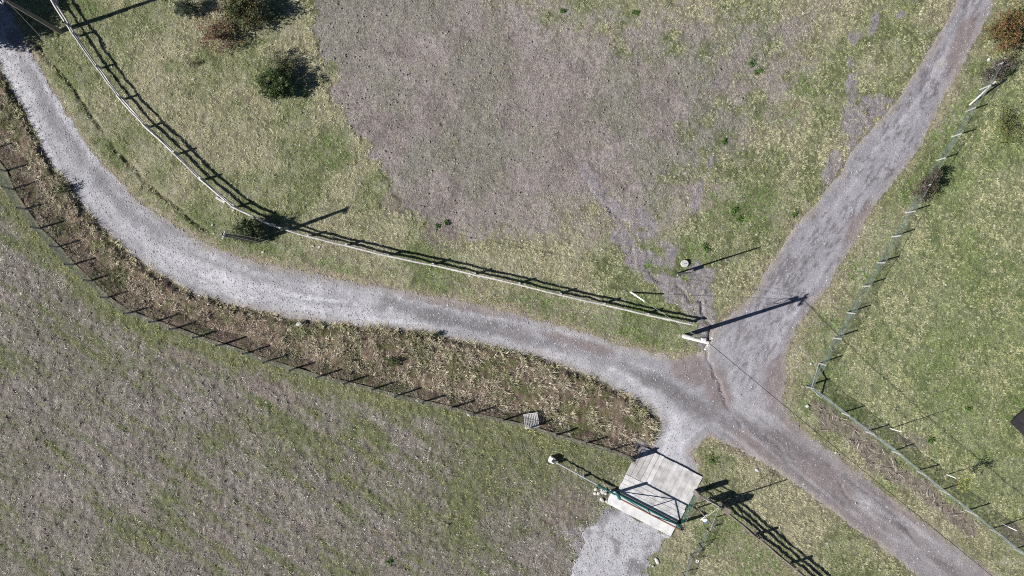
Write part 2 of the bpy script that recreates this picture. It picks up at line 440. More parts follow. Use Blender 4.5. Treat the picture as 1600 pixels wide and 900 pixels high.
fgreen = np.maximum(fgreen, .85 * sstep(640, 800, PXX + (n1 - .5) * 260) * sstep(900, 720, PYY + (n2 - .5) * 160) * sstep(640, 720, PYY))
fcol = mixv(np.broadcast_to(C_(.138, .122, .108), X.shape + (3,)), C_(.175, .156, .140), sstep(.4, .65, n2))
fcol = mixv(fcol, C_(.17, .14, .132), .6 * sstep(.56, .75, fbm(FU * .5, FV * 1.6, .8, 3, 73)))
fcol = mixv(fcol, C_(.085, .10, .036), fgreen * .75)
GC = mixv(GC, fcol, field)
vcol = mixv(np.broadcast_to(C_(.15, .12, .08), X.shape + (3,)), C_(.085, .085, .04), sstep(.42, .6, n2))
vcol = mixv(vcol, C_(.14, .10, .08), sstep(.5, .66, n4))
GC = mixv(GC, vcol, verge)
fringe = sstep(.6, .0, road_sd + (n2 - .5) * 1.0 + (n4 - .5) * .8) * (road_sd > -.3) * (1 - verge)
GC = mixv(GC, C_(.225, .188, .145), fringe * (.7 - .35 * sstep(1150, 1250, PXX)))
GC = mixv(GC, C_(.165, .135, .124), worn * .8)
GC = mixv(GC, C_(.165, .135, .118), brush * .7)
GC = mixv(GC, C_(.205, .185, .19), bare * .9)
ditch_m = np.exp(-(ditch_d / .13) ** 2)
GC = mixv(GC, C_(.085, .075, .045), ditch_m * .35)
GC *= (.86 + .28 * n3)[..., None]
ZG = Hh - .05 * sstep(-.12, -.28, np.minimum(road_sd, drive_sd)) - .06 * sstep(-.1, -.3, deck_sd)
idx = np.arange(NX * NY).reshape(NX, NY)
Fg = np.stack([idx[:-1, :-1], idx[1:, :-1], idx[1:, 1:], idx[:-1, 1:]], -1).reshape(-1, 4)
Vg = np.stack([X, Y, ZG], -1).reshape(-1, 3)
ground = np_obj('ground', Vg, Fg, GC.reshape(-1, 3), M['earth'], smooth=True)
tag(ground, 'meadow soil and thatch under the grass on both sides of the road', 'ground', kind='structure')

# ------------------------------------------------------------------ gravel sheets: same grid, edge snapped to the outline
def sheet(name, sd, colf, dz, mat, label, cat):
    gxs, gys = np.gradient(sd, gx, gy, edge_order=1)
    mag = np.sqrt(gxs ** 2 + gys ** 2) + 1e-6
    out = sd > 0
    shift = np.where(out, np.minimum(sd / mag, STEP * 1.3), 0)
    XX = X - gxs / mag * shift; YY = Y - gys / mag * shift
    ZZ = Hh + dz - .02 * sstep(-.08, .02, sd)
    inside = ~out
    quad_in = inside[:-1, :-1] | inside[1:, :-1] | inside[1:, 1:] | inside[:-1, 1:]
    F = Fg[quad_in.ravel()]
    used, inv = np.unique(F.ravel(), return_inverse=True)
    V = np.stack([XX, YY, ZZ], -1).reshape(-1, 3)[used]
    Cc = colf.reshape(-1, 3)[used]
    o = np_obj(name, V, inv.reshape(-1, 4), Cc, mat, smooth=True)
    return tag(o, label, cat, kind='structure')
GRAV = C_(.262, .255, .272); GRAV_L = C_(.345, .342, .358); GRAV_D = C_(.130, .121, .126); MUD = C_(.168, .138, .134); SAND = C_(.245, .215, .185)
RC = np.broadcast_to(GRAV, X.shape + (3,)).copy()
west = sstep(1080, 700, PXX)
RC = mixv(RC, GRAV_L, west * sstep(.42, .62, n2 + .05) * .8)
def track(pts, w):
    return np.exp(-(line_dist(X + wx * .8, Y + wy * .8, PP(pts)) / w) ** 2)
dark_track = np.maximum.reduce([
    track([(20, 60), (60, 150), (110, 225), (180, 310), (250, 375)], .45) * .6,
    track([(250, 375), (330, 405), (420, 440)], .5) * .3,
    track([(600, 472), (640, 488), (720, 505), (800, 522), (850, 535), (930, 558), (990, 585), (1060, 620), (1100, 645)], .5),
    track([(250, 350), (330, 388), (420, 418), (520, 440), (640, 462), (760, 488), (860, 515)], .3) * .4,
    track([(1020, 595), (1110, 650), (1190, 690), (1232, 715), (1280, 742), (1320, 770)], .7),
    track([(1370, 790), (1410, 820), (1450, 862), (1500, 900), (1560, 950)], .6),
    track([(1290, 330), (1250, 400), (1215, 455)], .7) * .35]) * (.45 + .9 * fbm(X, Y, 1.4, 3, 92))
RC = mixv(RC, GRAV_D, np.clip(dark_track, 0, .85))
light_track = np.maximum.reduce([track([(0, 70), (40, 150), (90, 230), (140, 300), (190, 350), (260, 400), (340, 440), (420, 465), (520, 485), (640, 500)], .45),
    track([(300, 405), (350, 430), (400, 450), (470, 463), (560, 470)], .2), track([(850, 555), (920, 575), (1000, 610), (1060, 655), (1065, 690)], .55),
    track([(1010, 665), (1060, 700)], .9), track([(1330, 790), (1380, 800), (1440, 830), (1500, 875)], .3)])
RC = mixv(RC, GRAV_L * 1.08, np.clip(light_track * (.3 + .9 * fbm(X, Y, 2.0, 3, 93)), 0, .85))
east = sstep(1090, 1180, PXX) * sstep(640, 560, PYY)
LU = X * .515 + Y * .857; LV = -X * .857 + Y * .515
moss = sstep(.52, .66, fbm(LU * .36 + 3, LV * 1.3, 5.5, 4, 94) + (n2 - .5) * .5 - .02) * east
RC = mixv(RC, C_(.232, .220, .240), east * .8)
RC = mixv(RC, C_(.12, .112, .116), moss * .8)
long_ = fbm(road_sd * 4.2, (X - Y) * .12, 1.0, 4, 98)
RC *= (.58 + .84 * long_)[..., None]
mud = np.zeros_like(X)
for k, (a, b, ra, rb, an) in enumerate([(1080, 575, 44, 26, 20), (1215, 600, 24, 60, 0), (1120, 600, 20, 50, -20), (1180, 700, 60, 18, 35), (1270, 740, 90, 26, 38), (1330, 800, 90, 16, 38), (1420, 800, 70, 14, 38), (1240, 660, 40, 22, 40), (720, 478, 110, 8, 11), (900, 535, 80, 9, 16), (1500, 70, 14, 60, 25), (1340, 350, 12, 50, 32), (25, 62, 26, 12, 60)]):
    mud = np.maximum(mud, blob(X, Y, a, b, ra, rb, an, .45, k + 100))
RC = mixv(RC, MUD, mud * .85)
lowr = sstep(1130, 1260, PXX) * sstep(640, 700, PYY)
RC = mixv(RC, C_(.178, .156, .156), lowr * .65)
ua = X * math.cos(R(38)) - Y * math.sin(R(38)); va = X * math.sin(R(38)) + Y * math.cos(R(38))
rut = sstep(.50, .66, fbm(ua * .22 + wx * .5, va * 1.9, 1.0, 4, 99))
low2 = sstep(1060, 1150, PXX) * sstep(600, 660, PYY)
RC = mixv(RC, C_(.115, .105, .108), rut * low2 * .7)
RC = mixv(RC, C_(.31, .295, .30), low2 * .6 * sstep(.56, .72, fbm(ua * .22 + 7, va * 2.4, 1.0, 4, 96)))
RC = mixv(RC, SAND, .75 * sstep(-.55, -.02, road_sd + (n2 - .5) * .6) * sstep(300, 420, PXX + PYY * .6))
RC = mixv(RC, C_(.30, .28, .25), .6 * blob(X, Y, 1470, 98, 10, 8, 0, .3, 140))
RC *= (.84 + .32 * n3)[..., None] * (.90 + .2 * fbm(X, Y, 1.1, 3, 97))[..., None]
sheet('gravel_road', road_sd, RC, .012, M['gravel'], 'pale grey gravel road curving down to a fork with a lane to the top right', 'road')
DC = mixv(np.broadcast_to(GRAV_L, X.shape + (3,)), GRAV_D, .8 * sstep(.5, .7, n2)) * (.84 + .32 * n3)[..., None]
sheet('gravel_driveway', drive_sd, DC, .012, M['gravel'], 'gravel driveway below the green gate leading off at the bottom', 'driveway')

# ------------------------------------------------------------------ vegetation that nobody could count
def tufts(name, x, y, h, rad, nb, w, col, jit, label, cat, mat=None, droop=0.0):
    """every tuft is nb splayed triangular blades; h, rad, w and col are per tuft"""
    n = len(x)
    z = samp(Hh, x, y)
    rep = lambda a: np.repeat(np.broadcast_to(a, (n,)), nb)
    ang = RNG.random(n * nb) * 2 * np.pi
    rr = np.sqrt(RNG.random(n * nb))
    bx = rep(x) + np.cos(ang) * rr * rep(rad) * .45; by = rep(y) + np.sin(ang) * rr * rep(rad) * .45
    a2 = ang + RNG.normal(0, .9, n * nb)
    L = rep(rad) * (.35 + .9 * RNG.random(n * nb))
    hz = rep(h) * (.35 + .75 * RNG.random(n * nb)) * (1 - droop * RNG.random(n * nb))
    tx = bx + np.cos(a2) * L; ty = by + np.sin(a2) * L
    px_, py_ = -np.sin(a2) * rep(w) * .5, np.cos(a2) * rep(w) * .5
    bz = rep(z) - .012
    V = np.empty((n * nb, 3, 3), np.float32)
    V[:, 0] = np.stack([bx - px_, by - py_, bz], -1)
    V[:, 1] = np.stack([bx + px_, by + py_, bz], -1)
    V[:, 2] = np.stack([tx, ty, bz + hz + .012], -1)
    C = np.repeat(col, nb, 0) * (1 + RNG.normal(0, jit, (n * nb, 1)))
    C = np.repeat(np.clip(C, .005, .8), 3, 0)
    F = np.arange(n * nb * 3).reshape(-1, 3)
    o = np_obj(name, V.reshape(-1, 3), F, C, mat or M['grass'])
    return tag(o, label, cat, kind='stuff')
def scatter(n):
    x = RNG.uniform(-37, 37, n); y = RNG.uniform(-21.4, 21.4, n)
    return x, y
drive_or_road = np.minimum(road_sd, drive_sd)
slab_sd = poly_sdf(X, Y, PP([(962, 766), (1062, 820), (1048, 842), (944, 785)]))
blocked = np.minimum(deck_sd, slab_sd)

# meadow grass
x, y = scatter(175000)
s = lambda F: samp(F, x, y)
dr, fi, ve, ba, la, rs = s(dirt), s(field), s(verge), s(np.maximum(bare, brush * .8)), s(lawn), s(drive_or_road)
keep = (rs > RNG.normal(.0, .10, len(x))) & (s(blocked) > RNG.normal(-.02, .08, len(x))) & (fi < .5) & (ve < .5)
pr = (.30 + .70 * sstep(.36, .58, fbm(x, y, 2.1, 4, 201))) * (1 - .72 * sstep(.05, .95, dr)) * (1 - .9 * sstep(.2, .6, ba)) * (1 - .45 * sstep(.4, -.05, rs)) * (1 - .6 * s(worn)) * (1 - .7 * s(ditch_m))
keep &= RNG.random(len(x)) < pr
x, y = x[keep], y[keep]
dr, la, rs = s(dirt), s(lawn), s(road_sd)
g1 = s(n1) + (s(n2) - .5) * .55 + RNG.normal(0, .07, len(x))
lush = np.zeros(len(x))
for k, (a, b, r_) in enumerate([(1010, 505, 60), (1060, 525, 40), (690, 425, 50), (640, 410, 40), (850, 470, 50), (820, 450, 30), (1290, 590, 40), (1320, 640, 40), (1280, 540, 40), (1445, 190, 45), (1400, 300, 40), (1340, 420, 40), (1000, 410, 30), (1060, 420, 30), (1090, 400, 30), (1030, 380, 30), (140, 15, 30), (70, 130, 24), (150, 240, 30), (215, 310, 30), (1130, 830, 60), (1180, 870, 60), (270, 105, 20), (520, 215, 30), (520, 240, 40), (1590, 650, 36), (1240, 640, 30), (1510, 760, 20), (960, 160, 14), (1090, 135, 20), (1130, 220, 24), (1220, 170, 34), (1250, 130, 30), (1180, 330, 50), (1115, 320, 30)]):
    lush = np.maximum(lush, blob(x, y, a, b, r_, r_ * .75, 30, .5, k + 160))
lush = np.maximum(lush, .85 * np.exp(-(line_dist(x + .5, y - .3, PP(F_RIGHT)) / .95) ** 2) * sstep(.30, .55, fbm(x, y, .9, 2, 231) + .12))
lush = np.maximum(lush, .9 * sstep(2.2, .6, s(road_sd)) * sstep(1120, 1060, x * U + 800) * (y > -6) * sstep(.36, .56, fbm(x, y, .8, 3, 232)))
lush = np.maximum(lush, .7 * np.exp(-(line_dist(x, y, PP(F_RIGHT2)) / .5) ** 2))
gsel = .92 * sstep(.42, .70, g1 + lush * .14 + la * .05 - dr * .05)
col = mixv(np.broadcast_to(C_(.46, .442, .285), (len(x), 3)), C_(.275, .30, .135), gsel)
col = mixv(col, mixv(np.broadcast_to(C_(.205, .28, .09), (len(x), 3)), C_(.48, .455, .26), sstep(.38, .58, fbm(x, y, .55, 4, 233) + RNG.normal(0, .08, len(x)))), la * .6)
col = mixv(col, C_(.15, .23, .065), np.clip(lush * 1.1, 0, 1) * sstep(.35, .6, RNG.random(len(x)) + .15))
col = mixv(col, C_(.52, .505, .42), (RNG.random(len(x)) < .08) * .7)
col = mixv(col, C_(.325, .305, .25), sstep(.05, .4, dr) * .78)
col = mixv(col, C_(.42, .35, .23), .6 * (1 - .6 * sstep(1150, 1250, x * U + 800)) * sstep(.6, .05, rs + RNG.normal(0, .25, len(x))) * (s(verge) < .2))
hgt = (.045 + .065 * RNG.random(len(x))) * (1 - .25 * sstep(.1, .5, dr)) * (1 - .2 * la)
rad = (.11 + .08 * RNG.random(len(x))) * (1 - .35 * sstep(.1, .5, dr))
col = col * (1.05 + RNG.normal(0, .11, (len(x), 1)) + .5 * (fbm(x, y, 1.3, 4, 251) - .5)[:, None])
tufts('grass', x, y, hgt, rad, 12, .020, col, .14, 'short green and straw coloured grass of the meadow, verges and lawn', 'grass')

# lower field: grey matted litter and green streaks
x, y = scatter(105000)
fi = s(field); ed = s(edge_d)
keep = (fi > .5) & (s(drive_sd) > .0) & (s(blocked) > .05)
x, y = x[keep], y[keep]
fg = np.clip(s(fgreen) + RNG.normal(0, .30, len(x)), 0, 1)
wornf = s(worn)
keep = RNG.random(len(x)) < (.5 + .5 * sstep(.38, .55, fbm(x, y, 3.8, 3, 202))) * (1 - .6 * wornf)
x, y, fg = x[keep], y[keep], fg[keep]
rnd = RNG.random(len(x))
col = mixv(np.broadcast_to(C_(.29, .265, .228), (len(x), 3)), C_(.55, .52, .465), sstep(.62, .9, rnd))
col = mixv(col, C_(.17, .165, .13), (rnd < .25) * .8)
gcol = mixv(np.broadcast_to(C_(.15, .185, .06), (len(x), 3)), C_(.36, .345, .17), sstep(.3, .8, RNG.random(len(x))))
col = mixv(col, gcol, sstep(.25, .7, fg))
near = sstep(1.6, .5, s(edge_d))
col = mixv(col, mixv(np.broadcast_to(C_(.42, .41, .19), (len(x), 3)), C_(.20, .24, .08), RNG.random(len(x))), near * .75)
tufts('field_litter', x, y, .05 + .10 * RNG.random(len(x)), .10 + .11 * RNG.random(len(x)), 7, .030, col, .25, 'grey matted dead grass with green streaks across the lower left field', 'grass', droop=.5)

# rough verge between road and wire fence
x, y = scatter(190000)
vs = s(verge_sd)
keep = (vs < .05) & (s(road_sd) > -.10) & (s(blocked) > .05)
x, y = x[keep], y[keep]
a = s(n2) + RNG.normal(0, .09, len(x)); b_ = s(n1) + RNG.normal(0, .07, len(x))
clump = fbm(x, y, 1.9, 4, 181)
keep = RNG.random(len(x)) < .08 + .60 * sstep(.42, .55, clump)
x, y, a, b_ = x[keep], y[keep], a[keep], b_[keep]
col = mixv(np.broadcast_to(C_(.37, .325, .25), (len(x), 3)), C_(.20, .20, .115), sstep(.46, .64, a))
col = mixv(col, C_(.25, .195, .165), sstep(.50, .64, b_) * .75)
col = mixv(col, C_(.50, .45, .33), (RNG.random(len(x)) < .2) * .8)
rs = s(road_sd)
col = mixv(col, C_(.36, .34, .18), .35 * sstep(.8, .2, rs))
cl = sstep(.42, .6, fbm(x, y, 1.9, 4, 181))
col = col * (1.18 + RNG.normal(0, .20, (len(x), 1)))
tufts('rough_verge_vegetation', x, y, .08 + (.10 + .22 * cl) * RNG.random(len(x)), .15 + .18 * RNG.random(len(x)), 11, .030, col, .28, 'rough brown and olive dead weeds between the road and the wire fence', 'weeds')

# cut brush along the lower right fence
x, y = scatter(60000)
keep = s(brush) * (.4 + 1.2 * sstep(.4, .6, fbm(x, y, 1.4, 3, 241))) > .2 + .8 * RNG.random(len(x))
x, y = x[keep], y[keep]
def twigs(name, x, y, z0, zr, L, r, col, jit, label, cat):
    n = len(x)
    z = samp(Hh, x, y) + z0 + RNG.random(n) * zr
    an = RNG.normal(R(-40), .8, n); L = L * (.5 + RNG.random(n)); tl = RNG.normal(0, .18, n)
    d = np.stack([np.cos(an), np.sin(an), tl], -1) * L[:, None] * .5
    q = np.stack([-np.sin(an), np.cos(an), 0 * an], -1) * r
    c = np.stack([x, y, z], -1); up = np.array([0, 0, r * 1.4])
    V = np.stack([c - d - q, c - d + q, c - d + up, c + d - q * .5, c + d + q * .5, c + d + up * .5], 1)
    f = np.array([[0, 3, 5], [0, 5, 2], [1, 2, 5], [1, 5, 4]])
    F = (np.arange(n)[:, None, None] * 6 + f[None]).reshape(-1, 3)
    C = np.repeat(col * (1 + RNG.normal(0, jit, (n, 1))), 6, 0)
    return tag(np_obj(name, V.reshape(-1, 3), F, C, M['stone']), label, cat, kind='stuff')
col = mixv(np.broadcast_to(C_(.25, .21, .185), (len(x), 3)), C_(.50, .45, .41), sstep(.45, .9, RNG.random(len(x))))
col = mixv(col, C_(.08, .06, .05), (RNG.random(len(x)) < .25) * .8)
twigs('cut_brush', x, y, .0, .22, .38, .013, col, .2, 'heap of cut brown twigs lying along the lower right fence', 'brush')

# gravel stones on the road and driveway
x, y = scatter(220000)
rs = s(road_sd); ds = s(drive_sd)
wst = sstep(1150, 800, x * U + 800)
keep = ((rs < RNG.exponential(.12, len(x))) & (RNG.random(len(x)) < .25 + .6 * wst)) | (ds < RNG.exponential(.2, len(x)))
keep &= s(blocked) > .0
x, y = x[keep][:45000], y[keep][:45000]
n = len(x)
sz = .018 + .035 * RNG.random(n) ** 2.5 + .02 * (RNG.random(n) < .03)
z = samp(Hh, x, y) + .012
th = RNG.random(n) * 6.28
ux = np.stack([np.cos(th), np.sin(th), 0 * th], -1) * (sz * (.8 + .8 * RNG.random(n)))[:, None]
uy = np.stack([-np.sin(th), np.cos(th), 0 * th], -1) * sz[:, None]
uz = np.stack([0 * th, 0 * th, sz * .75], -1)
c = np.stack([x, y, z + sz * .15], -1)
V = np.stack([c + ux, c + uy, c - ux, c - uy, c + uz + ux * .15], 1)
f = np.array([[0, 1, 4], [1, 2, 4], [2, 3, 4], [3, 0, 4]])
F = (np.arange(n)[:, None, None] * 5 + f[None]).reshape(-1, 3)
rnd = RNG.random(n)
col = mixv(np.broadcast_to(C_(.26, .255, .265), (n, 3)), C_(.48, .48, .49), sstep(.86, 1.0, rnd) * .8)
col = mixv(col, C_(.16, .155, .16), (rnd < .14) * .6)
tag(np_obj('gravel_stones', V.reshape(-1, 3), F, np.repeat(col, 5, 0), M['stone']), 'loose grey and whitish gravel stones scattered over the road and driveway', 'gravel', kind='stuff')
# clods and dark droppings on the bare dirt
x, y = scatter(60000)
keep = (s(dirt) > .35) & (RNG.random(len(x)) < .25 + .35 * sstep(700, 560, x * U + 800))
keep |= (s(field) > .5) & (s(fgreen) < .3) & (RNG.random(len(x)) < .16)
x, y = x[keep], y[keep]; n = len(x)
sz = .022 + .06 * RNG.random(n) ** 2.2
th = RNG.random(n) * 6.28
ux = np.stack([np.cos(th), np.sin(th), 0 * th], -1) * (sz * 1.3)[:, None]
uy = np.stack([-np.sin(th), np.cos(th), 0 * th], -1) * sz[:, None]
uz = np.stack([0 * th, 0 * th, sz * 1.2], -1)
c = np.stack([x, y, samp(Hh, x, y)], -1)
V = np.stack([c + ux, c + uy, c - ux, c - uy, c + uz], 1)
F = (np.arange(n)[:, None, None] * 5 + f[None]).reshape(-1, 3)
col = mixv(np.broadcast_to(C_(.145, .126, .118), (n, 3)), C_(.22, .195, .185), RNG.random(n))
tag(np_obj('soil_clods', V.reshape(-1, 3), F, np.repeat(col, 5, 0), M['stone']), 'small dark clods of earth strewn over the bare paddock soil', 'soil', kind='stuff')

# ------------------------------------------------------------------ fences
def log_pts(a, b, n=5, wob=.02):
    a, b = Vector(a), Vector(b)
    out = []
    for i in range(n):
        t = i / (n - 1)
        w = 0 if i in (0, n - 1) else wob
        out.append(a.lerp(b, t) + Vector((random.uniform(-w, w), random.uniform(-w, w), random.uniform(-w, w))))
    return out
def rail_fence(pts, label, post_h, rail_h, rad, post_r, posts=None, mat_post='log', mat_rail='log'):
    P0 = [G(*p) for p in pts]
    f = empty('rail_fence', P0[0]); tag(f, label, 'fence')
    for i, p in enumerate(P0):
        t = Vector((random.uniform(-.03, .03), random.uniform(-.03, .03), post_h + random.uniform(-.03, .05)))
        MB().ring_tube([p - Vector((0, 0, .25)), p + t * .5, p + t], [post_r * 1.05, post_r, post_r * .93], 8).build('post', M[mat_post], f)
    for a, b in zip(P0[:-1], P0[1:]):
        d = (b - a).normalized(); side = Vector((-d.y, d.x, 0)) * (-post_r * .9)
        for h in rail_h:
            q0 = a + Vector((0, 0, h + random.uniform(-.03, .03))) + side - d * .10
            q1 = b + Vector((0, 0, h + random.uniform(-.03, .03))) + side + d * .10
            r = rad * random.uniform(.9, 1.12)
            MB().ring_tube(log_pts(q0, q1, 5, .022), [r * 1.1, r * 1.05, r, r * .95, r * .88], 7).build('rail', M[mat_rail], f)
    return f
rail_fence(RAIL, 'pale two-rail log fence following the upper side of the road', .72, (.31, .67), .060, .075)
rail_fence([(1129, 791), (1181, 834), (1235, 879), (1292, 926), (1350, 974)], 'grey three-rail log fence running down from beside the gate', .92, (.28, .56, .84), .066, .09, mat_post='post', mat_rail='post')

def wire_fence(pts, label, h, post_r, mat_post, net, low=None, square=False, hj=.06, sag=.05, braces=True, net_h=None):
    P0 = [G(*p) for p in pts]
    f = empty('wire_fence', P0[0]); tag(f, label, 'fence')
    tops = []
    for i, p in enumerate(P0):
        hh = h + random.uniform(-hj, hj)
        t = Vector((random.uniform(-.06, .06), random.uniform(-.06, .06), hh))
        tops.append((p, t))
        MB().ring_tube([p - Vector((0, 0, .3)), p + t], [post_r, post_r * .9], 4 if square else 7).build('post', M[mat_post], f)
    nh = net_h or h - .06
    for (a, ta), (b, tb) in zip(tops[:-1], tops[1:]):
        m = MB(); n = 6; bs = len(m.v)
        d = (b - a).normalized(); side = Vector((-d.y, d.x, 0)) * post_r
        bow = random.uniform(-.06, .06)
        for i in range(n + 1):
            t = i / n; s_ = math.sin(math.pi * t)
            g = a.lerp(b, t); g.z = H(g.x, g.y)
            tp = ta.lerp(tb, t) * (nh / h)
            o = Vector((-d.y, d.x, 0)) * bow * s_
            for k in range(4):
                q = k / 3
                m.v.append(g + side + tp * q + o * q + Vector((0, 0, .01 - sag * s_ * q)))
        for i in range(n):
            for k in range(3):
                c0 = i * 4 + k
                m.f.append((c0, c0 + 4, c0 + 5, c0 + 1))
        m.build('netting_panel', M[net], f)
        up = a + ta * (nh / h) + side; vp = b + tb * (nh / h) + side
        MB().ring_tube([up, up.lerp(vp, .5) - Vector((0, 0, sag)), vp], .011, 4).build('top_wire', M['palecable'], f)
        if low:
            m = MB()
            A = a + side * 1.3; B = b + side * 1.3
            A.z = H(A.x, A.y); B.z = H(B.x, B.y)
            w = Vector((0, 0, low * random.uniform(.8, 1.15)))
            mid = (A + B) * .5; mid.z = max(mid.z, H(mid.x, mid.y))
            m.box(mid + w * .5, (B - A) * .5, side.normalized() * .015, w * .55 + Vector((0, 0, .04)))
            m.build('bottom_board', M['post'], f)
    return f, tops
wire_fence(F_LEFT, 'grey netting fence on dark wooden posts below the curving road', 1.16, .062, 'post', 'net_grey', low=.06, hj=.07)
fr, tops = wire_fence(F_RIGHT, 'sagging wire netting fence with pale posts along the lane to the top right', 1.02, .046, 'greypost', 'net_light', square=True)
corner, ct = tops[-1]
for q in ((1281, 565), (1284, 622)):
    MB().ring_tube([G(*q, -.1), corner + ct * .95], .035, 6).build('brace', M['greypost'], fr)
wire_fence(F_RIGHT2[:1] + F_RIGHT2[1:], 'taut wire netting fence of pale posts between road and right lawn', 1.0, .046, 'greypost', 'net_taut', square=True, sag=.1)

# ------------------------------------------------------------------ utility poles, wires
def leanvec(off, h): return Vector((off[0], off[1], h))
def pole(base, h, off, r0, r1, label, arm=None, mat='pole'):
    b = G(*base)
    e = empty('utility_pole', b); tag(e, label, 'utility pole')
    top = b + leanvec(off, h)
    MB().ring_tube([b - Vector((0, 0, .5)), b + leanvec(off, h) * .5, top], [r0, (r0 + r1) / 2, r1], 14).build('shaft', M[mat], e, smooth=False)
    if arm:
        ang, L = arm
        d = Vector((math.cos(ang), math.sin(ang), 0)); c = b + leanvec(off, h) * .955
        MB().box(c + Vector((0, 0, 0)) + d.cross(Vector((0, 0, 1))) * (r1 + .03), d * L, d.cross(Vector((0, 0, 1))) * .035, Vector((0, 0, .045))).build('crossarm', M['greypost'], e, bevel=.008)
        arm_o = [c for c in e.children if c.name.startswith('crossarm')][-1]
        for t in (-.85, -.3, .3, .85):
            q = c + d * L * t + d.cross(Vector((0, 0, 1))) * (r1 + .03)
            MB().ring_tube([q + Vector((0, 0, .045)), q + Vector((0, 0, .10)), q + Vector((0, 0, .16))], [.025, .045, .03], 8).build('insulator', M['white'], arm_o)
    return e, top, b
_, p1t, p1b = pole((1068, 525), 5.35, (0, 0), .15, .085, 'thick pale concrete utility pole at the road fork', (R(58), .42))
pe1 = _
# coil of spare cable hung on the fork pole
c = p1b + Vector((0, 0, 4.35))
MB().ring_tube([c + Vector((math.cos(t) * .28 - .15, math.sin(t) * .05 + .22, math.sin(t) * .28)) for t in [k * math.pi / 8 for k in range(17)]], .022, 6, caps=False).build('cable_coil', M['cable'], pe1)
MB().box(p1b + Vector((-.12, .14, 4.9)), (.09, 0, 0), (0, .07, 0), (0, 0, .16)).build('junction_box', M['white'], pe1, bevel=.01)
MB().ring_tube([p1b + Vector((-.14, .02, .1)), p1b + Vector((-.12, .02, 2.5)), p1b + Vector((-.10, .02, 4.9))], .022, 6).build('conduit', M['white'], pe1)
pe2, p2t, p2b = pole((406, 377), 4.35, (-.62, .10), .14, .085, 'leaning dark utility pole beside the log fence with a wispy shrub', (R(70), .22), 'post')
pe3, p3t, p3b = pole((95, 50), 5.05, (-.1, .1), .15, .09, 'utility pole at the shaded top left corner by the log fence', (R(60), .3), 'post')
pe4, p4t, p4b = pole((1690, 1034), 5.3, (0, 0), .15, .085, 'utility pole past the bottom right corner carrying the black cable', (R(58), .3))
def wire(name, a, b, sag, r, mat, label, n=22):
    pts = [a.lerp(b, i / n) - Vector((0, 0, sag * 4 * (i / n) * (1 - i / n))) for i in range(n + 1)]
    o = MB().ring_tube(pts, r, 5).build(name, M[mat], None)
    return tag(o, label, 'cable')
v = Vector
wire('power_cable', p1t + v((.1, 0, -.25)), p4t + v((0, .1, -.25)), .55, .017, 'cable', 'black overhead cable slanting from the fork pole to the bottom right')
wire('power_cable', p1t + v((-.1, .1, -.2)), p2t + v((.1, 0, -.2)), .35, .009, 'palecable', 'thin grey overhead wire between the fork pole and the leaning pole')
wire('power_cable', p1t + v((.1, .3, -.12)), p2t + v((.05, .2, -.12)), .28, .007, 'palecable', 'second thin wire, upper of the pair reaching the leaning pole')
wire('power_cable', p2t + v((-.1, 0, -.2)), p3t + v((.1, 0, -.2)), .35, .007, 'palecable', 'thin grey overhead wire from the leaning pole to the top left pole')
# stay wire with white guard
an = G(985, 456)
o = empty('stay_wire', an); tag(o, 'steel stay wire of the fork pole with a white guard at its anchor', 'stay wire')
tp = p1b + v((0, 0, 5.0))
MB().ring_tube([an, tp], .009, 5).build('wire', M['steel'], o)
MB().ring_tube([an + (tp - an) * .005, an + (tp - an) * .205], [.045, .042], 8).build('guard', M['white'], o)
# thin service pole by the round cover
b = G(1055, 428)
o = empty('service_pole', b); tag(o, 'thin dark metal pole with a small box beside the round cover', 'pole')
MB().ring_tube([b - v((0, 0, .3)), b + v((0, 0, 3.75))], [.055, .045], 8).build('shaft', M['dark'], o)
MB().box(b + v((.0, -.10, 1.0)), (.05, 0, 0), (0, .09, 0), (0, 0, .22)).build('meter_box', M['dark'], o, bevel=.01)
# round concrete cover
b = G(1069, 412)
o = empty('well_cover', b); tag(o, 'round grey concrete well cover in the wet patch of the paddock', 'cover')
lid = MB().ring_tube([b - v((0, 0, .1)), b + v((0, 0, .17)), b + v((0, 0, .20))], [.235, .235, .215], 24).build('lid', M['concrete'], o)
MB().ring_tube([b + v((-.09, 0, .19)), b + v((-.07, 0, .235)), b + v((.07, 0, .235)), b + v((.09, 0, .19))], .012, 6).build('handle', M['steel'], lid)

# ------------------------------------------------------------------ plank bridge, slab and gate
A, E, D, C4 = [v((*p, 0)) for p in DKC]
ux_ = (E - A).normalized(); LX = (E - A).length
uy_ = (C4 - A); uy_ = (uy_ - ux_ * uy_.dot(ux_)).normalized(); LY = (C4 - A).length
z0 = sum(H(*p) for p in DKC) / 4 + .035
deck = empty('plank_bridge', A + v((0, 0, 0))); tag(deck, 'bleached plank bridge across the ditch in front of the green gate', 'bridge')
def dk(u, w, z=0): return A + ux_ * u + uy_ * w + v((0, 0, z0 + z))
nb = 4; wid = .30
for i in range(nb):                                            # boards parallel to the gate
    u0 = random.uniform(.02, .10); u1 = LX - random.uniform(.02, .12)
    c = dk((u0 + u1) / 2, .06 + wid * (i + .5), random.uniform(-.006, .006))
    MB().box(c, ux_ * (u1 - u0) / 2, uy_ * (wid / 2 - .008), v((0, 0, .03))).build('plank', M['plank'], deck, bevel=.006)
np_ = 13; wd = LX / np_
w0 = .06 + wid * nb + .01
